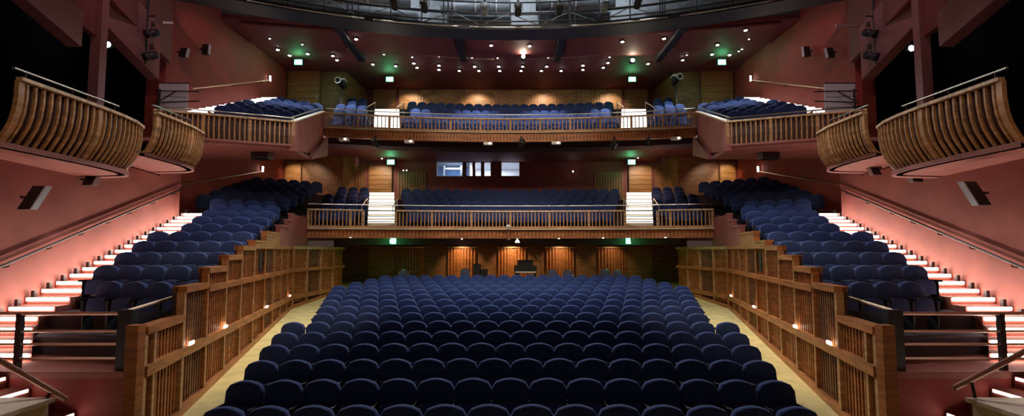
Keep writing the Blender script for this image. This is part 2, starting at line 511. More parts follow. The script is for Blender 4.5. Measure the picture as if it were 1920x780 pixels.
MB().pad([(x0+.3+.3*u, 6.95+.22*v) for u, v in ((-.9,-1),(.9,-1),(1,-.8),(1,.6),(.7,.95),(-.7,.95),(-1,.6),(-1,-.8))], [(27.1, .04), (27.14, 0), (27.3, 0), (27.4, .08)]).build('screen_body', 'white', cab, True)
MB().box(x0+.25, x0+.35, 27.18, 27.26, 5.4, 6.74).build('stand', 'black', cab)

# ------------------------------------------------------------------ stalls side walls in timber
BAYS = [6.5, 6.76, 7.71, 8.71, 9.74, 10.75, 11.8, 12.85, 13.9, 14.9, 15.9, 16.8, 17.8, 18.85, 19.9, 20.9]
STEPT = [(6.4, 1.76), (7.71, 2.22), (8.71, 2.49), (9.74, 2.71), (10.75, 2.92), (11.8, 3.02), (13.0, 3.30), (14.7, 3.57), (15.9, 3.83), (16.55, 4.08)]
def step_top(Y):
    z = STEPT[0][1]
    for y, t in STEPT:
        if Y >= y - 1e-6: z = t
    return z
RAIL1, RAILB, RAIL2 = 1.15, 2.10, 2.96
for s, side in SIDES:
    root = bpy.data.objects.new(f'wall_stalls_{side}', None); COL.objects.link(root); root['kind'] = 'structure'
    root.location = (s*inner_x(11), 11, 0)
    def P(Y): return (s*inner_x(Y), Y)
    def seg(y0, y1, o0, o1, z0, z1, mb):
        # o>0 is towards the outer side
        a, b = P(y0), P(y1); path = [a, b]
        if s > 0: return sweep(mb, path, -o1, -o0, z0, z1)
        return sweep(mb, path, o0, o1, z0, z1)
    # newel at the near end
    nx = s*(inner_x(6.4)+.05)
    MB().box(nx-.085, nx+.085, 6.34, 6.47, -.1, 1.80).build('newel_post', 'wood', root)
    for i, (y0, y1) in enumerate(zip(BAYS, BAYS[1:])):
        yb = min(y1, 16.8) if y0 < 16.8 else y1
        top = step_top(y0)
        tall = y0 >= 11.75
        ztop = RAIL2 if tall else top
        fa, fb_ = floor_z(y0), floor_z(y1)
        # backing board
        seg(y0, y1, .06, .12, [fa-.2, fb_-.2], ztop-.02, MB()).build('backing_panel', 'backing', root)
        # post
        pw = .075 if i != 11 else .14
        seg(y0-pw*.5, y0+pw*.5, -.05, .06, fa-.1, ztop-.1, MB()).build('post', 'wood' if i % 4 == 3 else 'slat', root)
        # rails
        r = MB(); seg(y0, y1, -.06, .06, [fa-.05, fb_-.05], [fa+.12, fb_+.12], r); r.build('base_rail', 'wood', root)
        r = MB(); seg(y0, y1, -.075, .06, RAIL1-.075, RAIL1+.075, r); r.build('middle_rail', 'wood', root)
        r = MB(); seg(y0-.0, y1, -.065, .13, ztop-.11, ztop, r); r.build('top_rail', 'wood', root)
        up = y0 > 8.6
        if up:
            r = MB(); seg(y0, y1, -.072, .06, RAILB-.06, RAILB+.06, r); r.build('upper_rail', 'wood', root)
        # slat panels, dense near the stage
        tiers = [(fb_+.12, RAIL1-.075)] + ([(RAIL1+.075, RAILB-.06), (RAILB+.06, ztop-.11)] if up else [(RAIL1+.075, ztop-.11)])
        for z0, z1 in tiers:
            if z1-z0 < .04: continue
            mb = MB(); n = max(3, int((y1-y0)/.098))
            for q in range(1, n):
                yy = y0 + (y1-y0)*q/n
                a = P(yy); b = P(yy+.01); L = math.dist(a, b); t = ((b[0]-a[0])/L, (b[1]-a[1])/L)
                nn = (-t[1]*-1*s, t[0]*s*-1) if s > 0 else (-t[1], t[0])
                nn = (-t[1], t[0]) if s < 0 else (t[1], -t[0])
                slat(mb, (a, t, nn), [(.005, z0), (.005, z1)], .034 if q % 5 else .05, .05)
            mb.build('slat_panel', 'wooddark' if (i*3) % 5 == 1 else 'wood', root)
        # solid band over the tall panels
    for (y0, t0), (y1, t1) in zip(STEPT[5:], STEPT[6:] + [(16.8, 4.08)]):
        mb = MB(); seg(y0, y1, -.03, .12, RAIL2, t0, mb); mb.build('stepped_board', 'wood' if y0 < 14 else 'plaster', root)
        mb = MB(); seg(y0, y1, -.05, .15, t0, t0+.05, mb); mb.build('step_cap', 'wood' if y0 < 14 else 'soffit', root)
    # plaster end linking the stepped wall with the circle front
    MB().prism(mx([(7.8, 16.8), (7.95, 16.8), (8.2, 18.65), (8.05, 18.65)], s), 2.96, 4.1).build('end_panel', 'plaster', root)
    # louvre pair
    for dy in (12.35, 12.75):
        mb = MB(); seg(dy, dy+.2, -.02, .0, 2.25, 2.75, mb); mb.build('vent_slot', 'black', root)
    # step lights on the middle rail
    for k_, yy in enumerate((7.9, 9.6, 13.0, 16.2, 11.2)):
        if k_ == 4: continue
        mb = MB(); seg(yy, yy+.16, -.085, -.055, RAIL1+.08, RAIL1+.13, mb); o = mb.build('step_light', 'lampdim', root)

# ------------------------------------------------------------------ side stairs with lit treads
def lit_stair(name, label, s, y0, z0, run, rise, n, x_in, x_out, ledm='led', lh=.066):
    r = thing(name, label, 'stairs', (s*x_in(y0), y0, 0))
    for k in range(n):
        a, b = y0+run*k, y0+run*(k+1); z = z0+rise*k
        MB().prism(mx([(x_in(a), a), (x_out(a)-.01, a), (x_out(b)-.01, b), (x_in(b), b)], s), z-.45, z).build('step', 'redcarpet', r)
        MB().prism(mx([(x_in(a)+.03, a-.03), (x_out(a)-.07, a-.03), (x_out(a)-.07, a-.002), (x_in(a)+.03, a-.002)], s), z-lh, z-.005).build('step_light', ledm, r)
        if name == 'side_stairs':
            MB().prism(mx([(x_out(a)-.10, a+.1), (x_out(a)-.03, a+.1), (x_out(a)-.03, a+.17), (x_out(a)-.10, a+.17)], s), z, z+.13).build('marker_block', 'darkmetal', r)
    return r
for s, side in SIDES:
    lit_stair('side_stairs', f'long flight of lit carpeted stairs against the {side} side wall', s, 7.7, 1.14, .4, .14, 22,
              lambda y: min(outer_x(y)-.95, 1.008*y-.02), outer_x)
    lit_stair('upper_side_stairs', f'flight of lit stairs along the {side} wall of the upper level', s, 17.0, 7.95, .4, .172, 14,
              lambda y: 11.15, lambda y: 12.1, 'ledwhite', .12)

# aisle stairs in circle and upper circle
def aisle(name, label, s, Y0, z0, run, rise, n, w, slope, lh):
    r = thing(name, label, 'stairs', (s*slope*Y0, Y0, z0-.2))
    for k in range(n):
        a, b = Y0+run*k, Y0+run*(k+1); z = z0+rise*k
        c0, c1 = slope*a, slope*b
        MB().prism(mx([(c0-w/2, a), (c0+w/2, a), (c1+w/2, b), (c1-w/2, b)], s), z-.4, z).build('step', 'cream', r)
        MB().prism(mx([(c0-w/2+.02, a-.03), (c0+w/2-.02, a-.03), (c0+w/2-.02, a-.003), (c0-w/2+.02, a-.003)], s), z-lh, z-.005).build('step_light', 'ledwhite', r)
    return r
for s, side in SIDES:
    aisle('aisle_stairs', f'short glowing white aisle stairs in the {side} half of the lower balcony', s, 19.45, zat(412, 19.45), .3, .2, 8, 1.16, .276, .12)
    aisle('aisle_stairs', f'glowing white aisle stairs in the {side} half of the upper balcony', s, 20.9, zat(236, 20.9), .3, .245, 6, 1.2, .268, .14)

# ------------------------------------------------------------------ balustrades
def balustrade(name, label, path, zt, zb, nb, rail_z=None, rail_off=.12, pitch=.145, prof=None, gap=(), trim=None, low=None,
               backing=False, wood='slat', rail_mat='steel', sw=.042):
    """prof: (offset, z) section the slats follow, top to bottom"""
    mid = point(path, length(path)/2)[0]
    r = thing(name, label, 'balustrade', (mid[0], mid[1], low if low is not None else zb))
    L = length(path)
    prof = prof or [(0, zt-.06), (0, zb+.10)]
    cuts = [L*i/nb for i in range(nb+1)]
    if gap:
        cuts = sorted(set([0, L] + [g for ab in gap for g in ab] + [c for c in cuts if all(not (a-.45 < c < b+.45) for a, b in gap)]))
    gset = {a for a, b in gap}
    for a, b in zip(cuts, cuts[1:]):
        if a in gset:
            for zz in (zt-.03, (zt+zb)/2+.12, (zt+zb)/2-.10):
                MB().tube([(p[0], p[1], zz) for p in sub(path, a, b)], .02, 6).build('gap_bar', 'girder', r, True)
            continue
        pc = sub(path, a, b)
        sweep(MB(), pc, -.05, .07, zt-.06, zt).build('top_rail', 'woodlight', r)
        n = max(2, round((b-a)/pitch)); mb = MB()
        for q in range(1, n):
            slat(mb, point(path, a+(b-a)*q/n), prof, sw, .05)
        mb.build('slat_panel', wood, r)
        if backing:
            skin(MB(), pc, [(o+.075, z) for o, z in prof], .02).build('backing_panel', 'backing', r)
    for c in cuts:
        if c in gset or c in {b for a, b in gap}: pass
        P_ = point(path, min(max(c, .03), L-.03))
        slat(MB(), P_, [(o-.012, z) for o, z in prof], .10, .08).build('post', wood, r)
    o_b = prof[-1][0]
    if not backing:
        sweep(MB(), path, -.03+o_b, .07+o_b, zb, zb+.11).build('bottom_board', wood, r)
    else:
        sweep(MB(), path, o_b-.03, o_b+.10, zb-.04, zb+.03).build('bottom_board', 'soffit', r)
    if trim: sweep(MB(), path, -.12, .08, zb-.035, zb+.005).build('bottom_trim', 'cream', r)
    if low is not None:
        lf = MB(); sweep(lf, path, .03, .08, low, zb-.04); nn = int(L/.15)
        for q in range(nn): slat(lf, point(path, L*(q+.5)/nn), [(-.01, zb-.04), (-.01, low)], .115, .04)
        sweep(lf, path, -.03, .08, low-.03, low)
        lf.build('lower_fascia', 'wood', r)
    if rail_z:
        fr = frames(path)
        MB().tube([(p[0]+n[0]*rail_off, p[1]+n[1]*rail_off, rail_z) for p, t, n in fr], .025, 8).build('handrail', rail_mat, r, True)
        for c in cuts[::2]:
            p, t, n = point(path, min(max(c, .05), L-.05))
            MB().tube([(p[0]+n[0]*rail_off, p[1]+n[1]*rail_off, zt-.1), (p[0]+n[0]*rail_off, p[1]+n[1]*rail_off, rail_z)], .014, 6).build('rail_post', 'darkmetal', r)
    return r
L1 = length(A1)
def s_at(path, x):
    best = min(range(401), key=lambda i: abs(point(path, length(path)*i/400)[0][0]-x)); return length(path)*best/400
g1 = [tuple(s_at(A1, v) for v in (at(686, 400, 19.3)[0], at(744, 400, 19.3)[0])), tuple(s_at(A1, v) for v in (at(1171, 400, 19.3)[0], at(1229, 400, 19.3)[0]))]
balustrade('balcony_balustrade', 'long curved timber slatted front of the lower balcony with steel handrail', A1, zat(395, 19.5), zat(431, 19.5)+.03, 10,
           rail_z=zat(386, 19.5), gap=g1, trim=True, low=3.34)
balustrade('balcony_balustrade', 'long curved timber slatted front of the upper balcony with steel handrail', A2, zat(222, 21), zat(250, 21)+.03, 12,
           rail_z=zat(214, 21), trim=True, low=zat(265, 21), pitch=.16, sw=.04)
# slim lower fascia slats on the upper balcony are covered by its fascia; angled side pieces follow
Z3 = zat(227, 16)
for s, side in SIDES:
    a, b, c = (s*7.5, 16.0), (s*9.5, 15.25), (s*11.3, 14.6)
    pth = [c, b, a] if s < 0 else [a, b, c]
    balustrade('tier_balustrade', f'timber slatted front of the {side} upper side tier', pth, Z3, Z3-.84, 3, rail_z=Z3+.13,
               prof=[(0, Z3-.06), (0, Z3-.5), (.06, Z3-.80)], backing=True, pitch=.15, sw=.045)
    # sloping plaster parapet between the tier and the upper balcony
    r = thing('sloping_parapet', f'solid dark red sloping parapet linking the {side} side tier to the upper balcony', 'parapet', (s*7.8, 18, 6.4))
    zt1, zt2 = Z3, zat(207, 20)-.05
    pl = [(7.52, 16.02), (7.67, 16.02), (8.2, 19.9), (8.05, 19.9)]
    MB().prism(mx(pl, s), [6.25, 6.25, 6.9, 6.9], [zt1-.06, zt1-.06, zt2-.06, zt2-.06]).build('wall_face', 'plaster', r)
    pc = [(7.48, 16.0), (7.72, 16.0), (8.25, 19.95), (8.01, 19.95)]
    MB().prism(mx(pc, s), [zt1-.055, zt1-.055, zt2-.055, zt2-.055], [zt1, zt1, zt2, zt2]).build('wood_cap', 'woodlight', r)
    MB().tube([(s*7.66, 16.05, zt1+.13), (s*8.18, 19.9, zt2+.13)], .025).build('handrail', 'steel', r, True)

# boxes on the side walls, stepping up towards the back
def side_box(s, side, which, pts, zt, h, yb0, yb1):
    path = []
    for i in range(len(pts)-1):          # smooth the plan with small segments
        for q in range(4): 
            t = q/4; path.append((pts[i][0]+(pts[i+1][0]-pts[i][0])*t, pts[i][1]+(pts[i+1][1]-pts[i][1])*t))
    path.append(pts[-1])
    for _ in range(3):
        path = [path[0]] + [tuple((path[i-1][c]+2*path[i][c]+path[i+1][c])/4 for c in (0, 1)) for i in range(1, len(path)-1)] + [path[-1]]
    # normal must point outwards to the wall: path runs back to front on the left, reversed on the right
    pth = mx(path, s) if s > 0 else mx(path, s)[::-1]
    fr = frames(pth); 
    pth = pth if (fr[len(fr)//2][2][0]*s) > 0 else pth[::-1]
    zb = zt - h
    prof = [(0, zt-.06), (0, zt-.35), (.03, zt-.6), (.09, zt-.8), (.19, zt-.98), (.30, zb+.02)]
    r = balustrade('box_front', f'curved timber slatted front of the {which} box on the {side} side wall', pth, zt, zb, 3,
                   prof=prof, backing=True, pitch=.145, sw=.036)
    # hand rail straight above
    x0 = pts[0][0]+.12
    MB().tube([(s*x0, pts[0][1], zt+.16), (s*x0, yb1-1.4, zt+.16)], .022).build('handrail', 'steel', r, True)
    for yy in (pts[0][1]+.2, (pts[0][1]+yb1-1.4)/2, yb1-1.5):
        MB().tube([(s*x0, yy, zt-.1), (s*x0, yy, zt+.16)], .013, 6).build('rail_post', 'darkmetal', r)
    poly = [(p[0]+ (.26 if i < len(path)-1 else 0), p[1]) for i, p in enumerate(path)]
    poly = poly + [(13.5, path[-1][1]), (13.5, path[0][1])]
    MB().prism(mx(poly, s), zb-.04, zb+.06).build('floor_slab', 'soffit', r)
    return r
for s, side in SIDES:
    z1 = zat(213, 10.0)
    side_box(s, side, 'nearest', [(8.4, 5.4), (8.42, 6.4), (8.5, 7.1), (8.75, 7.55), (9.4, 7.7)], 5.2, 1.15, 5.4, 7.7)
    side_box(s, side, 'middle', [(8.4, 7.85), (8.4, 9.2), (8.45, 10.0), (8.62, 10.8), (8.95, 11.25), (10.3, 11.4)], z1, 1.17, 7.85, 11.4)
    z2 = zat(240, 13.2)
    side_box(s, side, 'farthest', [(8.9, 11.6), (8.9, 12.6), (8.98, 13.3), (9.2, 13.95), (9.6, 14.3), (10.9, 14.45)], z2, 1.08, 11.6, 14.4)

# columns and raking beams beside the boxes (maroon)
for s, side in SIDES:
    ac = MB().prism(mx([(10.34, 11.5), (10.6, 11.5), (10.6, 11.7), (10.34, 11.7)], s), 6.3, 14.5)
    struct(ac, f'trim_column_{side}', 'beampaint')
    def L_(px, py, x):
        q = atx(px, py, x); return (s*abs(q[0]), q[1], q[2])
    p, q = L_(50, 0, 10.35), L_(153, 88, 10.35)
    d = Vector(q)-Vector(p)
    m = MB()
    a0 = Vector(p)-d*.7; a1 = Vector(q)
    up = Vector((0, 0, .85)); ox = Vector((s*.35, 0, 0))
    m.hexa([a0, a0+ox, a1+ox, a1, a0+up, a0+ox+up, a1+ox+up, a1+up])
    struct(m, f'trim_raking_beam_{side}', 'beampaint')
    p, q = L_(178, 25, 11.1), L_(298, 150, 11.1)
    d = Vector(q)-Vector(p); a0 = Vector(p)-d*.45; a1 = Vector(q); up = Vector((0, 0, 1.7))
    m = MB().hexa([a0, a0+ox, a1+ox, a1, a0+up, a0+ox+up, a1+ox+up, a1+up])
    struct(m, f'trim_raking_beam_rear_{side}', 'beampaint')
    m = MB().prism(mx([(10.75, 12.1), (10.9, 12.1), (11.75, 15.6), (11.6, 15.6)], s), [9.6, 9.6, 9.2, 9.2], 15)
    m.prism(mx([(10.45, 9.4), (10.6, 9.4), (10.6, 11.5), (10.45, 11.5)], s), [8.7, 8.7, 8.2, 8.2], 15)
    struct(m, f'wall_upper_screen_{side}', 'maroon')

# ------------------------------------------------------------------ ceiling and technical level
CE = 12.55
m = MB()
front = arc(-12.3, 12.3, 20.4, 55)
m.prism(front + [(12.3, 28.2), (-12.3, 28.2)], CE, CE+.2)
struct(m, 'ceiling', 'maroon')
m = MB(); sweep(m, arc(-12.3, 12.3, 20.4, 55), 0, .15, CE+.2, 16); struct(m, 'wall_bulkhead', 'grey')
# ceiling rafts with a dark gap between
for x0, x1 in ((-11.5, -7.6), (-7.2, -2.55), (-2.1, 2.1), (2.55, 7.2), (7.6, 11.5)):
    m = MB()
    n = 6; pts = [(x0+(x1-x0)*i/n, 20.5-(x0+(x1-x0)*i/n)**2/110) for i in range(n+1)]
    sweep(m, pts, 0, 2.2, CE-.14, CE-.02)
    struct(m, 'ceiling_raft', 'maroon')
for x0 in (-7.4, -2.33, 2.33, 7.4):
    m = MB().box(x0-.16, x0+.16, 19.9-x0*x0/110, 22.9, CE-.32, CE-.01); struct(m, 'ceiling_bracket', 'black')
m = MB().box(-13.8, 13.8, 1, 21, 16, 16.2); struct(m, 'ceiling_roof', 'girder')
# ducts above
for i, (x, y, z, l) in enumerate(((-6.0, 19.6, 13.5, 3.4), (-1.5, 19.75, 13.35, 3.0), (2.8, 19.7, 13.5, 3.4), (7.0, 19.2, 13.7, 2.6))):
    r = thing('air_duct', ('large round grey ventilation duct high above the catwalk, ' + ('leftmost of four', 'second from left of four', 'third from left of four', 'rightmost of four')[i]), 'duct', (x, y, z))
    MB().tube([(x-l/2, y-(x-l/2)**2/110, z), (x, y-x*x/110, z), (x+l/2, y-(x+l/2)**2/110, z)], .30, 14).build('duct_body', 'grey', r, True)
    for q in (-.3, 0, .3):
        xx = x+q*l; MB().tube([(xx-.03, y-xx*xx/110, z), (xx+.03, y-xx*xx/110, z)], .325, 14).build('joint_ring', 'pale', r)
        MB().tube([(xx, y-xx*xx/110, z+.3), (xx, y-xx*xx/110, 16)], .012, 5).build('hanger_rod', 'girder', r)
# catwalk: curved truss bridge
def cw(x, off=0): return 17.95 + off - x*x/42
r = thing('lighting_catwalk', 'curved dark steel lighting bridge with handrails spanning below the roof', 'catwalk', (0, 17.95, 11.5))
ZC = 11.55
def cpath(z, off, x0=-11.2, x1=11.2, n=40): return [(x0+(x1-x0)*i/n, cw(x0+(x1-x0)*i/n, off), z) for i in range(n+1)]
pp = [(p[0], p[1]) for p in cpath(0, 0)]
sweep(MB(), pp, .05, 1.0, ZC-.02, ZC+.05).build('deck', 'girder', r)
sweep(MB(), pp, -.02, .05, ZC-.06, ZC+.14).build('edge_beam', 'girder', r)
for z, o, mt, rr, nm in ((ZC+.62, 0, 'girder', .035, 'middle_chord'), (ZC+1.05, 0, 'girder', .03, 'top_handrail'), (ZC+1.05, .95, 'girder', .03, 'rear_handrail'), (ZC+.25, -.06, 'girder', .03, 'lower_chord')):
    MB().tube(cpath(z, o), rr, 8).build(nm, mt, r, True)
for x0, x1 in ((-9.2, -5.5), (-5.2, -1.9), (-1.6, 1.4), (2.3, 5.9), (6.3, 9.3)):
    MB().tube(cpath(ZC-.02, -.12, x0, x1, 8), .028, 8).build('lamp_pipe', 'steel', r, True)
for i in range(-9, 10):
    x = i*1.15
    MB().tube([(x, cw(x, 0), ZC), (x, cw(x, 0), ZC+1.05)], .025, 6).build('upright', 'girder', r)
    if i < 9:
        x2 = x+1.15
        a, b = ((x, cw(x), ZC+.1), (x2, cw(x2), ZC+.6)) if i % 2 else ((x, cw(x), ZC+.6), (x2, cw(x2), ZC+.1))
        MB().tube([a, b], .02, 6).build('diagonal', 'grey', r)
for x in (-9.5, -6.2, -2.6, 2.5, 5.9, 9.5):
    for q in (-.09, .09):
        MB().tube([(x+q, cw(x, .5), ZC), (x+q, cw(x, .5), 16)], .03, 6).build('hanger', 'girder', r)
# spotlights on the catwalk
def spot_unit(loc, rz, rx, label, group, sc=1.0, body='black', name='stage_spotlight'):
    r = thing(name, label, 'spotlight', loc, group, rz); r.scale = (sc,)*3
    b = MB().lathe([(.06, -.14), (.09, -.11), (.095, .02), (.075, .06), (.10, .10), (.10, .17)], k=12, axis='y').build('lamp_body', body, r, True, pos=(0, 0, 0))
    b.rotation_euler.x = rx
    MB().tube([(-.12, 0, 0), (-.12, 0, .16), (0, 0, .2), (.12, 0, .16), (.12, 0, 0)], .01, 6).build('yoke', 'darkmetal', r, pos=(0, 0, 0))
    MB().box(-.03, .03, -.03, .03, .19, .28).build('clamp', 'darkmetal', r, pos=(0, 0, 0))
    return r
for i, x in enumerate((-8.3, -6.9, -4.4, -3.3, -1.0, .3, 1.9, 3.6, 4.8, 7.1, 8.4)):
    spot_unit((x, cw(x, -.3), ZC+.85-.28), math.pi, .5, f'black stage spotlight clamped along the curved lighting bridge, {ORD[i+1]} from the left', 'spotlights on the lighting bridge', 1.5, 'grey' if i % 3 == 1 else 'black')

# ceiling downlights
big = [(521,88),(543,99),(577,96),(624,105),(632,113),(668,68),(680,111),(699,121),(742,124),(776,119),(782,127),(823,123),(823,131),(861,133),(890,125),(898,133),
       (921,80),(935,125),(937,133),(977,133),(993,81),(1015,133),(1025,125),(1052,133),(1093,123),(1093,131),(1131,127),(1140,118),(1167,73),(1215,120),(1235,110),
       (1245,67),(1280,113),(1335,97),(1345,79),(1368,98),(1398,51),(980,125)]
small = [(506,68),(567,79),(720,98),(773,103),(823,107),(885,110),(933,110),(1028,110),(1143,103),(1247,93),(1288,104),(1385,92),(1391,88),(1404,69)]
dl0 = thing('ceiling_downlight', 'x', 'downlight')
d1 = MB().lathe([(.10, 0), (.11, -.01), (.11, -.05), (.075, -.06)], k=14).build('housing', 'darkmetal', dl0, True, pos=(0,0,0))
d2 = MB().lathe([(.070, -.058), (.062, -.075), (.03, -.085)], k=14).build('lens', 'lamp', d1, True, pos=(0,0,0))
note_kids(dl0, d1); note_kids(d1, d2)
ds0 = thing('ceiling_spot', 'x', 'downlight')
e1 = MB().lathe([(.06, 0), (.065, -.03), (.045, -.035)], k=12).build('housing', 'darkmetal', ds0, True, pos=(0,0,0))
e2 = MB().lathe([(.040, -.034), (.02, -.05)], k=12).build('lens', 'lamp', e1, True, pos=(0,0,0))
note_kids(ds0, e1); note_kids(e1, e2)
def put_lights(proto, pts, zc, fmt, group, start=True):
    pts = sorted(pts)
    for i, (px, py) in enumerate(pts):
        o = proto if i == 0 and start else copy_tree(proto)
        p = atz(px, py, zc-.06); o.location = (p[0], p[1], zc)
        if len(p) and p[1] < 20.5 + 2.2 and zc == CE and p[1] > 19: o.location.z = CE - .14
        o['label'] = fmt.format(word(i+1)); o['group'] = group
TENS = {2: 'twenty', 3: 'thirty', 4: 'forty'}
UN = ['', 'first', 'second', 'third', 'fourth', 'fifth', 'sixth', 'seventh', 'eighth', 'ninth']
def word(i):
    if i < len(ORD): return ORD[i]
    if i % 10 == 0: return {30: 'thirtieth', 40: 'fortieth'}[i]
    return TENS[i//10] + '-' + UN[i % 10]
put_lights(dl0, big, CE, 'bright round downlight in the maroon ceiling over the upper balcony, {} from the left', 'bright ceiling downlights')
put_lights(ds0, small, CE, 'small pinpoint light in the maroon ceiling over the upper balcony, {} from the left', 'pinpoint ceiling lights')
put_lights(ds0, [(820,283),(1006,283),(1087,283),(743,282),(1168,280),(1196,297),(716,298)], 7.86, 'small spot under the upper balcony, {} from the left', 'spots under the upper balcony', False)
put_lights(ds0, [(657,446),(866,449),(1048,448),(1131,447),(1248,446)], 3.36, 'small spot under the lower balcony, {} from the left', 'spots under the lower balcony', False)

# two flaring floodlights
for px, py, lab in ((981, 108, 'glaring warm floodlight on the ceiling near the middle of the house'), (1185, 115, 'brightest glaring warm floodlight above the exit sign right of centre')):
    p = atz(px, py, CE-.25)
    r = thing('flood_spotlight', lab, 'floodlight', (p[0], p[1], CE))
    MB().lathe([(.05, -.12), (.13, -.05), (.14, .08)], c=(p[0], p[1], p[2]), k=14, axis='y').build('lamp_body', 'black', r, True)
    MB().lathe([(.125, -.13), (.10, -.125)], c=(p[0], p[1], p[2]), k=14, axis='y').build('reflector_ring', 'chrome', r, True)
    MB().lathe([(.02, -.16), (.09, -.135)], c=(p[0], p[1], p[2]), k=14, axis='y').build('lens', 'flood', r, True)
    MB().tube([(p[0], p[1]+.02, p[2]+.08), (p[0], p[1]+.02, CE)], .015, 6).build('bracket', 'darkmetal', r)
# conduit along the ceiling
for s, side in SIDES:
    r = thing('ceiling_conduit', f'thin pale pipe running along the {side} half of the maroon ceiling', 'pipe', (s*4, 23, CE-.05))
    pts = [atz(CX0+s*dx, y, CE-.06) for dx, y in ((325, 89), (290, 94), (230, 98), (170, 103), (110, 108), (30, 111))]
    MB().tube(pts, .016, 6).build('pipe', 'brass', r, True)
    p = pts[0]; MB().tube([p, (p[0], p[1], CE)], .02, 6).build('elbow', 'brass', r)

# ------------------------------------------------------------------ exit signs
def exit_sign(px, py, Y, label, hang):
    x, y, z = at(px, py, Y)
    r = thing('exit_sign', label, 'sign', (x, y, z))
    MB().box(x-.21, x+.21, y-.03, y+.05, z-.14, z+.14).build('sign_housing', 'darkmetal', r)
    sp = MB().box(x-.19, x+.19, y-.045, y-.031, z-.125, z+.125).build('sign_panel', 'exit', r)
    g = MB()   # running figure and doorway
    yy0, yy1 = y-.05, y-.046
    for a, b, w in (((-.06, .05), (-.02, -.03), .035), ((-.02, -.03), (.03, -.10), .022), ((-.04, -.02), (-.10, -.09), .022), ((-.055, .045), (.0, .02), .018), ((-.06, .04), (-.11, .0), .018)):
        dx, dz = b[0]-a[0], b[1]-a[1]; L = math.hypot(dx, dz); nx, nz = -dz/L*w/2, dx/L*w/2
        g.hexa([(x+a[0]-nx, yy0, z+a[1]-nz), (x+a[0]+nx, yy0, z+a[1]+nz), (x+a[0]+nx, yy1, z+a[1]+nz), (x+a[0]-nx, yy1, z+a[1]-nz),
                (x+b[0]-nx, yy0, z+b[1]-nz), (x+b[0]+nx, yy0, z+b[1]+nz), (x+b[0]+nx, yy1, z+b[1]+nz), (x+b[0]-nx, yy1, z+b[1]-nz)])
    g.box(x+.06, x+.16, yy0, yy1, z-.10, z+.10)
    g.lathe([(.02, -.05), (.02, -.046)], c=(x-.045, y, z+.085), k=10, axis='y')
    g.build('symbol', 'exitwhite', sp)
    if hang: MB().tube([(x, y+.02, z+.14), (x, y+.02, hang)], .012, 6).build('hanger_rod', 'darkmetal', r)
    return r
for s, side in SIDES:
    exit_sign(CX0+s*396 if s > 0 else 560, 117, 23.0, f'green lit exit sign beside the ceiling at the far {side} of the upper balcony', CE)
    exit_sign(731 if s < 0 else 1185, 149, 25.2, f'green lit exit sign over the {side} aisle door of the upper balcony', CE)
    exit_sign(733 if s < 0 else 1184, 304, 25.2, f'green lit exit sign over the {side} aisle door of the lower balcony', 7.86)
    exit_sign(735 if s < 0 else 1181, 452, 21.2, f'green lit exit sign under the lower balcony at the {side}', 3.36)

# ------------------------------------------------------------------ doors and timber wall linings
def boarded_door(name, label, px0, px1, py0, py1, Y, zb=None):
    x0, x1 = at(px0, py0, Y)[0], at(px1, py0, Y)[0]; z1 = zat(py0, Y); z0 = zb if zb is not None else zat(py1, Y)
    r = bpy.data.objects.new(name, None); COL.objects.link(r); r.location = (x0, Y, z0); r['kind'] = 'structure'
    n = 8; mb = MB()
    for i in range(n):
        a = z0+(z1-z0)*i/n; mb.box(x0+.06, x1-.06, Y-.06, Y-.02, a+.012, a+(z1-z0)/n-.012)
    mb.box(x0+.06, x1-.06, Y-.03, Y-.01, z0, z1)
    mb.build('door_leaf', 'board', r)
    f = MB().box(x0, x0+.06, Y-.09, Y-.01, z0, z1+.06).box(x1-.06, x1, Y-.09, Y-.01, z0, z1+.06).box(x0+.06, x1-.06, Y-.09, Y-.01, z1, z1+.06)
    f.build('door_frame', 'wooddark', r)
    MB().tube([(x1-.14, Y-.10, z0+.9), (x1-.14, Y-.10, z0+1.2)], .012, 6).build('door_handle', 'steel', r)
    return r
nd = 1
for s, side in SIDES:
    for px0, px1, py0, py1, Y, zb in ((541, 602, 127, 180, 24.95, 10.0), (700, 744, 165, 205, 27.85, 10.8), (536, 566, 304, 345, 24.95, 5.1), (692, 736, 312, 372, 26.45, 5.5), (690, 742, 463, 520, 23.85, 1.2)):
        if s > 0: px0, px1 = 2*CX0-px1, 2*CX0-px0
        boarded_door(f'door_{nd}', None, px0, px1, py0, py1, Y, zb); nd += 1

def slat_lining(name, x0, x1, Y, z0, z1, pitch=.12, m='wood', back='wooddark'):
    mb = MB(); n = max(2, int((x1-x0)/pitch))
    for i in range(n):
        x = x0+(x1-x0)*(i+.5)/n; mb.box(x-pitch*.28, x+pitch*.28, Y-.07, Y-.02, z0, z1)
    mb.box(x0, x1, Y-.02, Y, z0, z1)
    return mb
# upper back wall, warm slatted
xa = at(748, 170, 27.8)[0]; xb = at(1166, 170, 27.8)[0]
struct(slat_lining('x', xa, xb, 27.88, 10.7, zat(157, 27.8), .17), 'wall_lining_upper', 'slat')
struct(MB().box(xa, xb, 27.72, 27.9, zat(157, 27.8), zat(157, 27.8)+.08), 'trim_lining_upper', 'woodlight')
for s, side in SIDES:
    x0, x1 = s*8.9, s*9.2
    xa_, xb_ = sorted((s*at(1235, 170, 27.8)[0], s*8.9))
    # level one: slatted panels beside the aisle doors
    a, b = sorted((s*abs(at(640, 320, 26.4)[0]), s*abs(at(686, 320, 26.4)[0])))
    struct(slat_lining('x', a, b, 26.48, 5.4, zat(308, 26.4), .14), f'wall_lining_circle_{side}', 'wooddark')
    a, b = sorted((s*abs(at(745, 320, 26.4)[0]), s*abs(at(800, 320, 26.4)[0])))
    struct(slat_lining('x', a, b, 26.48, 5.4, zat(322, 26.4), .14), f'wall_lining_circle_inner_{side}', 'wooddark')
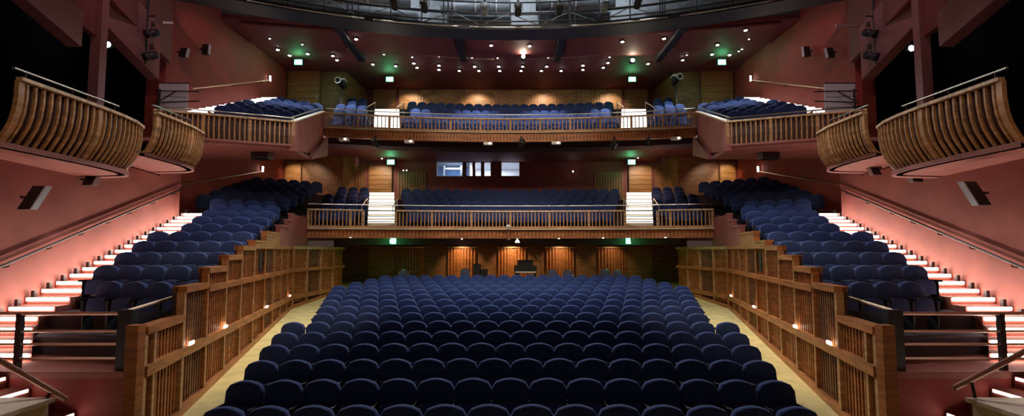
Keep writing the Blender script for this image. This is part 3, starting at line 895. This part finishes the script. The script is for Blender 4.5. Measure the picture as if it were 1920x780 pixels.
# stalls back wall niches
for i, px in enumerate((768, 866, 960, 1050, 1147)):
    xc = at(px, 480, 23.8)[0]
    m = MB(); n = 10
    for q in range(n):      # shallow convex drum of slats
        u = -1+2*(q+.5)/n; x = xc+u*.72; y = 23.62+.16*u*u
        m.box(x-.026, x+.026, y-.05, y+.05, 1.15, 2.9)
    m.prism([(xc-.74, 23.88), (xc-.74, 23.82), (xc-.4, 23.71), (xc, 23.68), (xc+.4, 23.71), (xc+.74, 23.82), (xc+.74, 23.88)], 1.15, 2.93)
    r = thing('slatted_bay', ('unlit curved slatted timber bay on the stalls back wall, leftmost of five', 'warmly lit curved slatted bay left of the middle on the stalls back wall',
              'warmly lit curved slatted bay in the middle of the stalls back wall', 'warmly lit curved slatted bay right of the middle on the stalls back wall', 'dim curved slatted timber bay on the stalls back wall, rightmost of five')[i], 'wall panel', (xc, 23.75, 1.15))
    m.build('slat_drum', 'wood', r)
    MB().prism([(xc-.78, 23.88), (xc-.78, 23.8), (xc-.4, 23.62), (xc, 23.57), (xc+.4, 23.62), (xc+.78, 23.8), (xc+.78, 23.88)], 2.93, 3.0).build('top_cap', 'woodlight', r)

# ------------------------------------------------------------------ handrails on walls
def wall_rail(label, pts, brackets, m='brass', wall_dx=.10, r_=.026, name='wall_handrail'):
    r = thing(name, label, 'handrail', pts[0])
    MB().tube(pts, r_, 8).build('rail', m, r, True)
    sgn = 1 if pts[0][0] > 0 else -1
    for t in brackets:
        i = min(int(t*(len(pts)-1)), len(pts)-2); u = t*(len(pts)-1)-i
        p = Vector(pts[i]).lerp(Vector(pts[i+1]), u)
        b = MB().tube([p, p+Vector((0, 0, -.07)), p+Vector((sgn*wall_dx, 0, -.09))], .014, 6)
        b.build('bracket', 'darkmetal', r)
    return r
for s, side in SIDES:
    pts = [(s*(outer_x(y)-.10), y, stair_z(y)+.95) for y in (7.9, 9, 11, 13, 15.7)]
    wall_rail(f'long sloping handrail above the lit stairs on the {side} side wall', pts, [.02, .15, .27, .40, .52, .64, .75, .86, .97], 'darkmetal')
    a = at(345 if s < 0 else 1569, 354 if s < 0 else 354, 16.3); b = at(495 if s < 0 else 1432, 330, 22)
    wall_rail(f'thin sloping handrail high on the rear part of the {side} wall, lower balcony level', [(s*12.05, 16.1, a[2]), (s*12.05, 22.5, b[2]+.3)], [.1, .5, .9])
    wall_rail(f'thin sloping handrail on the {side} red wall over the upper lit stairs', [(s*12.05, 17.4, zat(166, 17.4)), (s*12.05, 22.8, zat(151, 22.8))], [.1, .5, .9])
    # sloping ledge moulding over the handrail
    m = MB()
    m.prism(mx([(outer_x(7.9)-.05, 7.9), (outer_x(7.9)+.02, 7.9), (outer_x(15.88)+.02, 15.88), (outer_x(15.88)-.05, 15.88)], s), [stair_z(7.9)+1.02, stair_z(7.9)+1.02, stair_z(15.88)+1.02, stair_z(15.88)+1.02], [stair_z(7.9)+1.14, stair_z(7.9)+1.14, stair_z(15.88)+1.14, stair_z(15.88)+1.14])
    struct(m, f'trim_wall_ledge_{side}', 'plaster')

# guard rails at the front of each side tier
for s, side in SIDES:
    x0, x1 = inner_x(7.05)+.55, outer_x(7.05)-.05
    r = thing('guard_rail', f'low dark metal guard rail of four bars fronting the {side} side tier', 'guard rail', (s*x0, 7.08, 1.1))
    for i, z in enumerate((1.86, 1.60, 1.41, 1.20)):
        MB().tube([(s*x0, 7.08, z), (s*x1, 7.08, z)], .028 if i == 0 else .020, 8).build('bar', 'brass', r, True)
    MB().box(*sorted((s*(x0-.12), s*(x0+.10))), 7.03, 7.16, 1.02, 1.92).build('post', 'black', r)
    xp = abs(at(38, 640, 7.1)[0])
    MB().box(*sorted((s*(xp-.03), s*(xp+.04))), 7.05, 7.12, 1.02, 1.86).build('post', 'darkmetal', r)
    MB().tube([(s*x0, 7.1, 1.90), (s*(inner_x(7.8)+.12), 7.8, 2.05)], .03, 8).build('return_rail', 'brass', r, True)
    MB().prism(mx([(x0-.1, 7.16), (x0-.07, 7.16), (inner_x(7.7)+.16, 7.68), (inner_x(7.7)+.13, 7.68)], s), 1.04, 1.84).build('infill_panel', 'black', r)

# stairs from the stage and cream platforms at both edges
for s, side in SIDES:
    r = thing('stage_stairs', f'short red stairs with lit nosings climbing from the stage to the {side} tier', 'stairs', (s*6.3, 6.5, 0))
    for k in range(5):
        x0 = 5.95+.34*k; z = .30+.17*k
        MB().box(*sorted((s*x0, s*(x0+.34 if k < 4 else 9.1))), 6.08, 6.94, -.1, z).build('step', 'redcarpet', r)
        if k in (1, 3, 4): MB().box(*sorted((s*(x0-.015), s*(x0-.001))), 6.12, 6.90, z-.045, z-.005).build('step_light', 'ledsoft', r)
    r = thing('stage_platform', f'cream flat-topped platform at the {side} edge beside the stage stairs', 'platform', (s*6.4, 4.8, 0))
    MB().box(*sorted((s*5.80, s*8.7)), 3.6, 6.02, -.1, .90).build('platform_body', 'cream', r)
    MB().box(*sorted((s*5.74, s*8.7)), 3.6, 6.05, .90, .95).build('platform_top', 'cream', r)
    a = at(125 if s < 0 else 1789, 749 if s < 0 else 728, 6.1); b = at(0 if s < 0 else 1920, 676 if s < 0 else 660, 6.05)
    r = thing('stage_handrail', f'short sloping timber handrail over the {side} cream platform', 'handrail', (a[0], 6.1, .95))
    d = Vector(b)-Vector(a); e = Vector(a)+d*1.35
    MB().tube([a, e], .035, 10).build('rail', 'brass', r, True)
    for t in (.22, 1.1):
        p = Vector(a)+d*t; MB().tube([(p.x, 6.03, .951), (p.x, 6.06, p.z-.02)], .018, 6).build('rail_post', 'darkmetal', r)

# ------------------------------------------------------------------ loudspeakers, sconces, small fixtures
def wall_speaker(px, py, x, ln, lean, label, sc=1.0):
    q = atx(px, py, x); s = 1 if q[0] > 0 else -1
    r = thing('wall_loudspeaker', label, 'loudspeaker', q)
    dy, dz = lean*ln/2, ln/2
    a = Vector((q[0], q[1]-dy, q[2]-dz)); b = Vector((q[0], q[1]+dy, q[2]+dz))
    ox = Vector((s*.24*sc, 0, 0)); w = Vector((0, 0, 0)); w2 = Vector((0, .12*sc, 0))
    MB().hexa([a+w*.2, a+ox+w*.2, a+ox*.9+w2, a+w2, b+w*.2, b+ox+w*.2, b+ox*.9+w2, b+w2]).build('cabinet', 'black', r)
    f = Vector((-s*.03, 0, 0))
    MB().hexa([a+f, a, a+w2, a+f+w2, b+f, b, b+w2, b+f+w2]).build('front_edge', 'pale', r)
    MB().tube([q+Vector((0,0,0)) if False else Vector(q)+ox*.8+w, Vector(q)+ox*1.3+w], .03, 6).build('bracket', 'darkmetal', r)
    return r
wall_speaker(70, 370, 9.05, .48, .55, 'black loudspeaker with pale edge on the left side wall, nearest the stage')
wall_speaker(177, 336, 9.9, .30, .45, 'small black loudspeaker with pale edge low under the left boxes')
wall_speaker(1822, 362, 9.05, .50, .55, 'black loudspeaker with pale edge on the right side wall, nearest the stage')
wall_speaker(1709, 330, 9.9, .30, .45, 'small black loudspeaker with pale edge on the right wall, second from the stage')
wall_speaker(1632, 315, 10.3, .42, .5, 'black loudspeaker tucked under the farthest right box')
wall_speaker(349, 98, 11.7, .36, .25, 'small pale edged loudspeaker high on the left red wall, nearer the beams')
wall_speaker(390, 92, 11.8, .40, .05, 'small pale edged loudspeaker high on the left red wall, farther from the beams')
wall_speaker(1508, 96, 11.8, .42, .1, 'small pale edged loudspeaker high on the right red wall, farther from the beams')
wall_speaker(1552, 98, 11.7, .40, .25, 'small pale edged loudspeaker high on the right red wall, nearer the beams')
for s, side in SIDES:
    # cold work lamp in the dark recess
    px, py = (205, 85) if s < 0 else (1706, 92)
    q = at(px, py, 14.0)
    r = thing('work_lamp', f'cold white work lamp glowing in the dark recess behind the {side} beams', 'lamp', q)
    MB().lathe([(.02, -.10), (.085, -.07), (.085, -.05)], c=q, k=14, axis='y').build('lens', 'bluelamp', r, True)
    MB().lathe([(.10, -.05), (.10, .05), (.05, .10)], c=q, k=14, axis='y').build('lamp_body', 'black', r, True)
    MB().tube([(q[0], q[1], q[2]+.09), (q[0], q[1], 16)], .015, 6).build('drop_pole', 'black', r)
    # wall sconces
    for px, py, Y, w in ((517, 317, 22.6, 'lower'), (531, 147, 23.0, 'upper')):
        q = at(px if s < 0 else 2*CX0-px, py, Y); x = s*12.08
        r = thing('wall_sconce', f'small upright white sconce on the {side} red wall at the {w} balcony', 'wall lamp', (x, Y, q[2]))
        MB().box(*sorted((x, x+s*.06)), Y-.05, Y+.05, q[2]-.16, q[2]+.16).build('backplate', 'darkmetal', r)
        MB().box(*sorted((x-s*.05, x)), Y-.04, Y+.04, q[2]-.13, q[2]+.13).build('diffuser', 'lampdim', r)
    # pale board with equipment at the end of the upper tier
    a = at(299 if s < 0 else 1602, 157, 15.5); b = at(350 if s < 0 else 1548, 203, 15.5)
    x0, x1 = sorted((a[0], b[0])); z0, z1 = sorted((a[2], b[2]))
    r = thing('pale_panel', f'pale grey panel closing the end of the {side} upper tier', 'panel', (x0, 15.5, z0))
    MB().box(x0, x1, 15.48, 15.55, z0-.2, z1).build('board', 'pale', r)
    MB().box(x0-.02, x1+.02, 15.46, 15.57, z1, z1+.03).build('top_edge', 'darkmetal', r)
    r = thing('pivot_barrier', f'black folding bar barrier in front of the {side} pale panel', 'barrier', (x0, 15.3, z0))
    zz = z0+.3; xc = x0 if s < 0 else x1; xe = xc - s*1.5
    MB().tube([(xc, 15.35, zz+.25), (xe, 15.3, zz+.2)], .022, 6).build('upper_bar', 'darkmetal', r)
    MB().tube([(xc, 15.35, zz-.15), (xe, 15.3, zz-.12)], .022, 6).build('lower_bar', 'darkmetal', r)
    MB().tube([(xc-s*.15, 15.33, zz-.5), (xc-s*.15, 15.33, zz+.3)], .035, 6).build('pivot_post', 'black', r)
    MB().tube([(xc-s*.15, 15.33, zz-.1), (xc-s*.7, 15.32, zz+.22)], .018, 6).build('brace', 'darkmetal', r)
    # boom pole with spotlights in front of the beams
    bx = s*10.6; by = 13.9
    q = at(275 if s < 0 else 1640, 60, by)
    r = thing('lighting_boom', f'black vertical lighting pole hung beside the {side} raking beam', 'lighting pole', (q[0], by, q[2]-1))
    MB().tube([(q[0], by, q[2]-1), (q[0], by, 16)], .035, 8).build('pole', 'black', r)
    MB().tube([(q[0]-.25, by, q[2]+.5), (q[0]+.25, by, q[2]+.5)], .022, 6).build('cross_arm', 'darkmetal', r)
    for k, dz in enumerate((.1, -.6)):
        spot_unit((q[0]-s*.28, by-.12, q[2]+dz-.2), math.pi + s*.6, -.5, f'black spotlight on the {side} lighting pole, {("upper", "lower")[k]} of its two', f'spotlights on the {side} lighting pole', 1.25)
    q = at(298 if s < 0 else 1592, 42 if s < 0 else 49, 15.0)
    r = thing('tube_lamp', f'pale horizontal tube high beside the {side} red wall', 'tube', q)
    MB().tube([(q[0]-.45, 15.0, q[2]+.02), (q[0]+.45, 15.0, q[2]-.02)], .035, 8).build('tube', 'white', r, True)
    MB().tube([(q[0]+s*.4, 15.0, q[2]), (s*11.7, 15.5, q[2])], .015, 6).build('arm', 'darkmetal', r)
    # dark unit with lamp under the side tier
    q = at(492 if s < 0 else 1440, 278, 16.6)
    r = thing('soffit_speaker', f'dark grilled speaker fixed below the {side} upper side tier', 'loudspeaker', (q[0], 16.6, 6.1))
    MB().box(q[0]-.3, q[0]+.3, 16.4, 16.75, 6.06, 6.28).build('cabinet', 'black', r)
    MB().box(q[0]-.27, q[0]+.27, 16.37, 16.4, 6.08, 6.15).build('grille', 'darkmetal', r)
    MB().box(q[0]-.27, q[0]+.27, 16.37, 16.4, 6.18, 6.25).build('grille', 'darkmetal', r)
    # landing posts beside upper aisle
    for dx, nm in ((-.72, 'inner'), (.72, 'outer')):
        xx = s*(.275*22.3) + dx*1.0
        zz = 9.2
        r = thing('aisle_post_rail', f'bright metal grab rail on the {"left" if dx < 0 else "right"} side of the {side} upper aisle stairs', 'grab rail', (xx, 22.2, zz))
        MB().tube([(xx, 21.9, zz-.7), (xx, 21.9, zz+.35), (xx, 22.1, zz+.5), (xx, 23.3, zz+1.1), (xx, 23.3, zz+.2)], .022, 8).build('rail', 'brass', r, True)
    for dx in (-.66, .66):
        xx = s*(.279*20.2)+dx
        r = thing('aisle_grab_rail', f'bent steel grab rail on the {"left" if dx < 0 else "right"} side of the {side} lower aisle stairs', 'grab rail', (xx, 19.9, 4))
        zz = zat(386, 19.5)
        MB().tube([(xx, 19.75, 3.9), (xx, 19.75, zz), (xx, 20.5, zz+.42), (xx, 20.5, zz-.4)], .02, 8).build('rail', 'brass', r, True)

# followspots at the back of the upper level
for px, lab, y in ((640, 'large black followspot behind the seats left of the left aisle, upper level', 157), (1268, 'large black followspot with a bright ring behind the seats at the upper right', 150)):
    q = at(px, y, 24.4); x = q[0]; z = q[2]
    r = thing('followspot', lab, 'followspot', (x, 24.4, 10.0))
    lb = MB().lathe([(.10, .5), (.18, .4), (.18, 0), (.14, -.1), (.15, -.5), (.17, -.52)], c=(x, 24.4, z), k=16, axis='y').build('lamp_body', 'black', r, True)
    MB().tube([(x+.15*math.cos(TAU*i/20), 23.86, z+.15*math.sin(TAU*i/20)) for i in range(20)], .018, 6, closed=True).build('front_ring', 'white', lb, True)
    MB().box(x-.2, x+.2, 24.3, 24.7, z+.18, z+.27).build('heat_cowl', 'pale', lb)
    MB().tube([(x-.22, 24.4, z), (x-.22, 24.4, z-.35), (x+.22, 24.4, z-.35), (x+.22, 24.4, z)], .02, 6).build('yoke', 'darkmetal', r)
    MB().tube([(x, 24.4, z-.35), (x, 24.4, 10.0)], .035, 8).build('stand', 'black', r)
    for a in (0, 2.1, 4.2):
        MB().tube([(x, 24.4, 10.5), (x+.45*math.cos(a), 24.4+.45*math.sin(a), 10.0)], .018, 6).build('stand_leg', 'black', r)

# small projectors and speakers hung below the upper balcony
for i, (px, py, kind) in enumerate(((655, 258, 'w'), (709, 261, 'd'), (769, 262, 'w'), (915, 266, 'w'), (978, 262, 'd'), (1043, 265, 'w'), (1150, 263, 'd'), (1212, 259, 'd'), (1258, 256, 'w'))):
    x = at(px, py, 20.6)[0]; y = 20.75 - x*x/66; z = zat(py+4, y)
    if kind == 'w':
        r = thing('balcony_projector', f'small white box unit clipped under the upper balcony front, {ORD[i+1]} fitting from the left', 'projector', (x, y, z), 'units under the upper balcony front')
        MB().box(x-.2, x+.2, y-.12, y+.1, z-.05, z+.06).build('unit_body', 'white', r)
        MB().lathe([(.035, -.14), (.04, -.12)], c=(x+.08, y, z), k=10, axis='y').build('lens', 'lampdim', r)
        MB().box(x-.02, x+.02, y-.02, y+.02, z+.06, z+.2).build('clamp', 'darkmetal', r)
    else:
        spot_unit((x, y, z-.12), .3*(-1)**i+math.pi, .6, f'black spotlight hung under the upper balcony front, {ORD[i+1]} fitting from the left', 'units under the upper balcony front', 1.3)
# camera on the lower balcony front and pendant below it
x, y, z = at(953, 426, 19.2)
r = thing('balcony_camera', 'white dome camera on a bracket at the middle of the lower balcony front', 'camera', (x, y, z))
cb = MB().lathe([(.02, -.10), (.07, -.09), (.08, 0), (.075, .08), (.03, .10)], c=(x, y, z), k=12).build('camera_body', 'white', r, True)
MB().lathe([(.03, -.09), (.035, -.08)], c=(x, y, z), k=10, axis='y').build('lens', 'black', cb)
MB().box(x-.03, x+.03, y, y+.22, z-.02, z+.02).build('bracket', 'darkmetal', r)
x, y, z = at(970, 452, 19.9)
r = thing('pendant_lamp', 'tiny bright white lamp hanging just below the middle of the lower balcony', 'lamp', (x, y, z))
MB().lathe([(.09, -.06), (.085, -.01), (.03, .05), (.01, .10)], c=(x, y, z), k=12).build('shade', 'lampdim', r, True)
MB().tube([(x, y, z+.1), (x, y, 3.36)], .01, 5).build('cord', 'black', r)
x, y, z = at(953, 447, 19.8)
r = thing('dome_lamp', 'small round dome lamp beside the tiny white lamp below the lower balcony', 'lamp', (x, y, z))
MB().lathe([(.02, -.08), (.07, -.05), (.085, 0)], c=(x, y, z), k=12).build('globe', 'pale', r, True)
MB().tube([(x, y, z), (x, y, 3.36)], .02, 6).build('stem', 'darkmetal', r)
# wall spots beside the control windows
for px, py, lab in ((1074, 322, 'tiny round wall light right of the control room windows'), (757, 320, 'tiny wall light left of the control room windows, nearer the door'), (763, 320, 'tiny wall light left of the control room windows, farther from the door')):
    x, y, z = at(px, py, 26.3)
    r = thing('wall_spot', lab, 'wall lamp', (x, y, z))
    MB().lathe([(.03, -.08), (.05, -.04), (.05, .19)], c=(x, y, z), k=10, axis='y').build('lamp_body', 'darkmetal', r)
    MB().lathe([(.02, -.10), (.035, -.085)], c=(x, y, z), k=10, axis='y').build('lens', 'lamp' if px > 900 else 'lampdim', r)

# ------------------------------------------------------------------ loose chairs and piano at the back of the stalls
def banquet_chair(px, py, Y, label, rz=0, fab='greyfabric'):
    x = at(px, py, Y)[0]; z = floor_z(Y)
    r = thing('loose_chair', label, 'chair', (x, Y, z), 'loose chairs behind the stalls', rz)
    MB().pad(arch(.40, .50, .86, .93, 8), [(-.02, .01), (0, 0), (.03, 0)], tilt=.08, piv=.5).build('backrest', fab, r, True, pos=(0, 0, 0))
    fr = [(.22, .03, .45), (.22, .05, .86), (.17, .06, .93), (0, .065, .96), (-.17, .06, .93), (-.22, .05, .86), (-.22, .03, .45)]
    MB().tube(fr, .014, 6).build('back_frame', 'chrome', r, True, pos=(0, 0, 0))
    MB().box(-.22, .22, -.42, .02, .43, .48).build('seat', fab, r, pos=(0, 0, 0))
    for a in (-.2, .2):
        for b in (-.4, .03): MB().tube([(a, b, .43), (a*1.05, b, 0)], .012, 6).build('leg', 'chrome', r, pos=(0, 0, 0))
    return r
ch = [(757, 508, 20.6, 'loose chair with curved chrome back behind the last stalls row, farthest left'),
      (872, 505, 21.3, 'upright grey-blue chair with bright chrome frame in front of the left lit bay'),
      (1036, 506, 20.9, 'loose blue chair with chrome frame left of the right-hand lit bay'),
      (1064, 506, 20.7, 'loose blue chair with chrome frame beneath the right-hand lit bay'),
      (1157, 508, 20.6, 'loose chair at the far right behind the last stalls row'),
      (1134, 507, 21.0, 'loose blue chair second from the right behind the last stalls row')]
for px, py, Y, lab in ch: banquet_chair(px, py, Y, lab, random.uniform(-.3, .3))
for px, lab in ((895, 'black folded stack trolley right of the chrome chair'), (908, 'black wheeled case left of the piano')):
    x = at(px, 500, 21.8)[0]; z = floor_z(21.8)
    r = thing('equipment_case', lab, 'case', (x, 21.8, z))
    MB().box(x-.15, x+.15, 21.5, 22.1, z+.08, z+(1.1 if px < 900 else .85)).build('case_body', 'black', r)
    MB().box(x-.12, x+.12, 21.46, 21.5, z+.5, z+.54).build('handle', 'darkmetal', r)
    for a in (-.1, .1):
        for b in (21.6, 22.0): MB().lathe([(.04, -.015), (.04, .015)], c=(x+a, b, z+.04), k=10, axis='y').build('caster', 'darkmetal', r)
# grand piano
x = at(985, 500, 21.6)[0]; z = floor_z(21.6)
r = thing('grand_piano', 'black grand piano with raised music desk behind the last stalls row', 'piano', (x, 21.6, z))
body = [(-.5, 21.1), (.5, 21.1), (.5, 21.5), (.42, 21.9), (.15, 22.2), (-.1, 22.5), (-.35, 22.6), (-.5, 22.5)]
case = MB().prism([(x+a, b) for a, b in body], z+.72, z+1.0).build('case', 'black', r)
lid = MB().prism([(x+a*1.01, b) for a, b in body], z+1.0, z+1.03).build('lid', 'black', r)
MB().box(x-.46, x+.46, 20.95, 21.1, z+.74, z+.8).build('keyboard', 'white', case)
MB().box(x-.35, x+.35, 21.3, 21.33, z+1.03, z+1.3).build('music_desk', 'black', lid)
for a, b in ((-.42, 21.25), (.42, 21.25), (-.3, 22.4)): MB().tube([(x+a, b, z+.72), (x+a, b, z)], .05, 8).build('leg', 'black', r)
x = at(990, 500, 20.6)[0]; z = floor_z(20.6)
r = thing('piano_stool', 'small pale piano stool in front of the black piano', 'stool', (x, 20.6, z))
MB().box(x-.28, x+.28, 20.45, 20.8, z+.5, z+.58).build('seat', 'pale', r)
for a in (-.24, .24):
    for b in (20.5, 20.75): MB().tube([(x+a, b, z+.5), (x+a, b, z)], .02, 6).build('leg', 'darkmetal', r)
q = at(1010, 484, 22.4); z = floor_z(22.4)
r = thing('microphone_stand', 'slanting pale microphone boom on a stand right of the piano', 'microphone stand', (q[0], 22.4, z))
MB().tube([(q[0]+.1, 22.4, z), (q[0]+.1, 22.4, q[2]-.1)], .012, 6).build('pole', 'darkmetal', r)
MB().tube([(q[0]-.12, 22.4, q[2]+.18), (q[0]+.14, 22.4, q[2]-.2)], .02, 6).build('boom', 'white', r)
MB().lathe([(.16, 0), (.14, .02), (.02, .03)], c=(q[0]+.1, 22.4, z), k=12).build('base', 'black', r)

# ------------------------------------------------------------------ lights
def light(kind, name, loc, power, col=(1, 1, 1), size=.3, aim=None, spot=None, blend=.6, sy=None):
    l = bpy.data.lights.new(name, kind); l.energy = power; l.color = col
    if kind == 'AREA':
        l.size = size
        if sy: l.shape = 'RECTANGLE'; l.size_y = sy
    elif kind == 'SPOT': l.spot_size = math.radians(spot or 60); l.spot_blend = blend; l.shadow_soft_size = size
    else: l.shadow_soft_size = size
    o = bpy.data.objects.new(name, l); COL.objects.link(o); o.location = loc
    if aim: o.rotation_euler = (Vector(aim)-Vector(loc)).to_track_quat('-Z', 'Y').to_euler()
    return o
warm = (1, .80, .58)
# bridge lamps down on the stalls, with added spots ahead of the bridge
for x in (-6, -2, 2, 6):
    light('SPOT', 'stalls_spot', (x, 11.0, 13.5), 1000, (.9, .95, 1), .2, (x*.8, 17.5, .8), 62)  # added ahead of the bridge to light the far seat faces
    light('SPOT', 'stalls_spot', (x, cw(x)-.4, ZC-.1), 1500, (.9, .92, 1), .2, (x*.8, 8.5, .5), 90)
for s in (-1, 1):
    light('SPOT', 'tower_lamp', (s*6.5, 4.5, 11.5), 1900, warm, .3, (-s*1.5, 19.5, 3.9), 34, .5)
    light('SPOT', 'tower_lamp', (s*4.5, 4.5, 12.0), 1700, warm, .3, (-s*1.0, 21.0, 8.3), 34, .5)
    light('SPOT', 'side_lamp', (s*2.0, 3.0, 9.0), 460, warm, .3, (s*9.0, 10.5, 5.4), 42)
    light('SPOT', 'side_lamp', (s*1.0, 3.0, 7.0), 330, warm, .3, (s*6.6, 11.0, 1.6), 44)
    light('SPOT', 'side_lamp', (s*1.0, 5.0, 9.0), 500, warm, .3, (s*9.5, 15.6, 6.8), 26)
    light('SPOT', 'tier_lamp', (s*6.5, 9.0, 12.5), 500, (.9, .92, 1), .2, (s*9.0, 16.0, 3.5), 50)
    light('SPOT', 'aisle_lamp', (s*5.0, 9.5, 11.0), 1600, (1, .84, .62), .2, (s*6.0, 11.5, .3), 36)
    light('SPOT', 'house_downlight', (s*9.6, 20.4, CE-.3), 900, (.9, .95, 1), .1, (s*9.4, 19.6, 7.6), 80)
    light('SPOT', 'wall_wash', (s*9.3, 15.5, 12.3), 170, (1, .5, .6), .1, (s*12.1, 18.5, 9.8), 60)
    light('SPOT', 'wall_wash', (s*7.3, 9.5, 13.5), 420, (1, .55, .66), .1, (s*11.2, 13.0, 10.2), 60)
    light('POINT', 'recess_lamp', (at(205 if s < 0 else 1706, 88, 13.8)[0], 13.7, zat(88, 13.8)), 3, (.7, .85, 1), .08)
for x in (-8.8, -5.5, -1.8, 1.8, 5.5, 8.8):
    light('SPOT', 'house_downlight', (x, 23.0, CE-.2), 1000 if abs(x) < 8 else 700, (.9, .95, 1), .1, (x, 23.8, 8), 80)
for x in (-6.0, -2, 2, 6.0):
    light('SPOT', 'back_wall_wash', (x, 26.6, CE-.2), 120, warm, .1, (x, 27.9, 10.8), 100)
for x in (-7.4, 7.4):
    light('SPOT', 'soffit_downlight', (x, 24.9, 7.75), 170, warm, .08, (x, 26.3, 6.0), 100)
for x in (-10.8, 10.8):
    light('SPOT', 'soffit_downlight', (x, 23.4, 7.7), 100, warm, .08, (x, 24.9, 6.0), 90)
for x in (-11.6, 11.6):
    light('SPOT', 'door_fill', (x, 23.6, 7.7), 110, (1, .8, .45), .06, (x, 24.9, 6.6), 60)  # added fill that brightens the lobby doors, no fitting there
for x in (-6.8, 6.8):
    light('POINT', 'soffit_bounce', (x, 22.3, 6.4), 60, (1, .55, .4), .3)
# bays under the circle
for px, e in ((866, 60), (960, 70), (1050, 42), (1147, 18)):
    x = at(px, 480, 23.4)[0]
    light('SPOT', 'bay_light', (x, 22.75, 3.28), e*2, (1, .72, .42), .04, (x, 23.7, 1.9), 90)
# control room
light('AREA', 'control_room_light', (xs[1]+3, 28.0, 7.9), 380, (.9, .94, 1), 1.6, (xs[1]+3, 28.0, 5.4), sy=.6)
light('AREA', 'control_room_light', (xs[1]+.9, 27.6, 7.9), 50, (.6, .75, 1), .8, (xs[1]+.9, 27.6, 5.4))
for x in (-5, 0, 5):
    light('AREA', 'roof_fill', (x, 16.5, 15.5), 110 if x else 170, (.9, .95, 1), .8, (x*.6, 19.8, 13.4))  # unseen area lights added to brighten the void above the catwalk
# exit sign glow
for s in (-1, 1):
    for px, py, Y in ((396, 117, 22.8), (226, 149, 25.0), (224, 304, 24.8), (223, 452, 20.8)):
        p = at(CX0+s*px, py, Y); light('POINT', 'exit_glow', (p[0], p[1]-.12, p[2]), 20, (.05, 1, .35), .12)

w = bpy.data.worlds.new('world'); S.world = w; w.use_nodes = True
w.node_tree.nodes['Background'].inputs[0].default_value = (1, .62, .5, 1)
w.node_tree.nodes['Background'].inputs[1].default_value = .05

# ------------------------------------------------------------------ camera and view
cam = bpy.data.cameras.new('camera'); co = bpy.data.objects.new('camera', cam); COL.objects.link(co)
co.location = (0, 0, EYE); co.rotation_euler = (math.pi/2 + TILT, 0, 0)
cam.sensor_width = 36; cam.lens = F * 36 / 1920
cam.shift_x = (960-CX0)/1920; cam.shift_y = (CY0-390)/1920
cam.clip_end = 200
S.camera = co
S.view_settings.view_transform = 'Standard'; S.view_settings.look = 'None'
S.view_settings.gamma = 1; S.view_settings.use_curve_mapping = False
S.view_settings.exposure = 0.0
S.cycles.use_denoising = True
S.cycles.max_bounces = 6
S.cycles.sample_clamp_indirect = 4
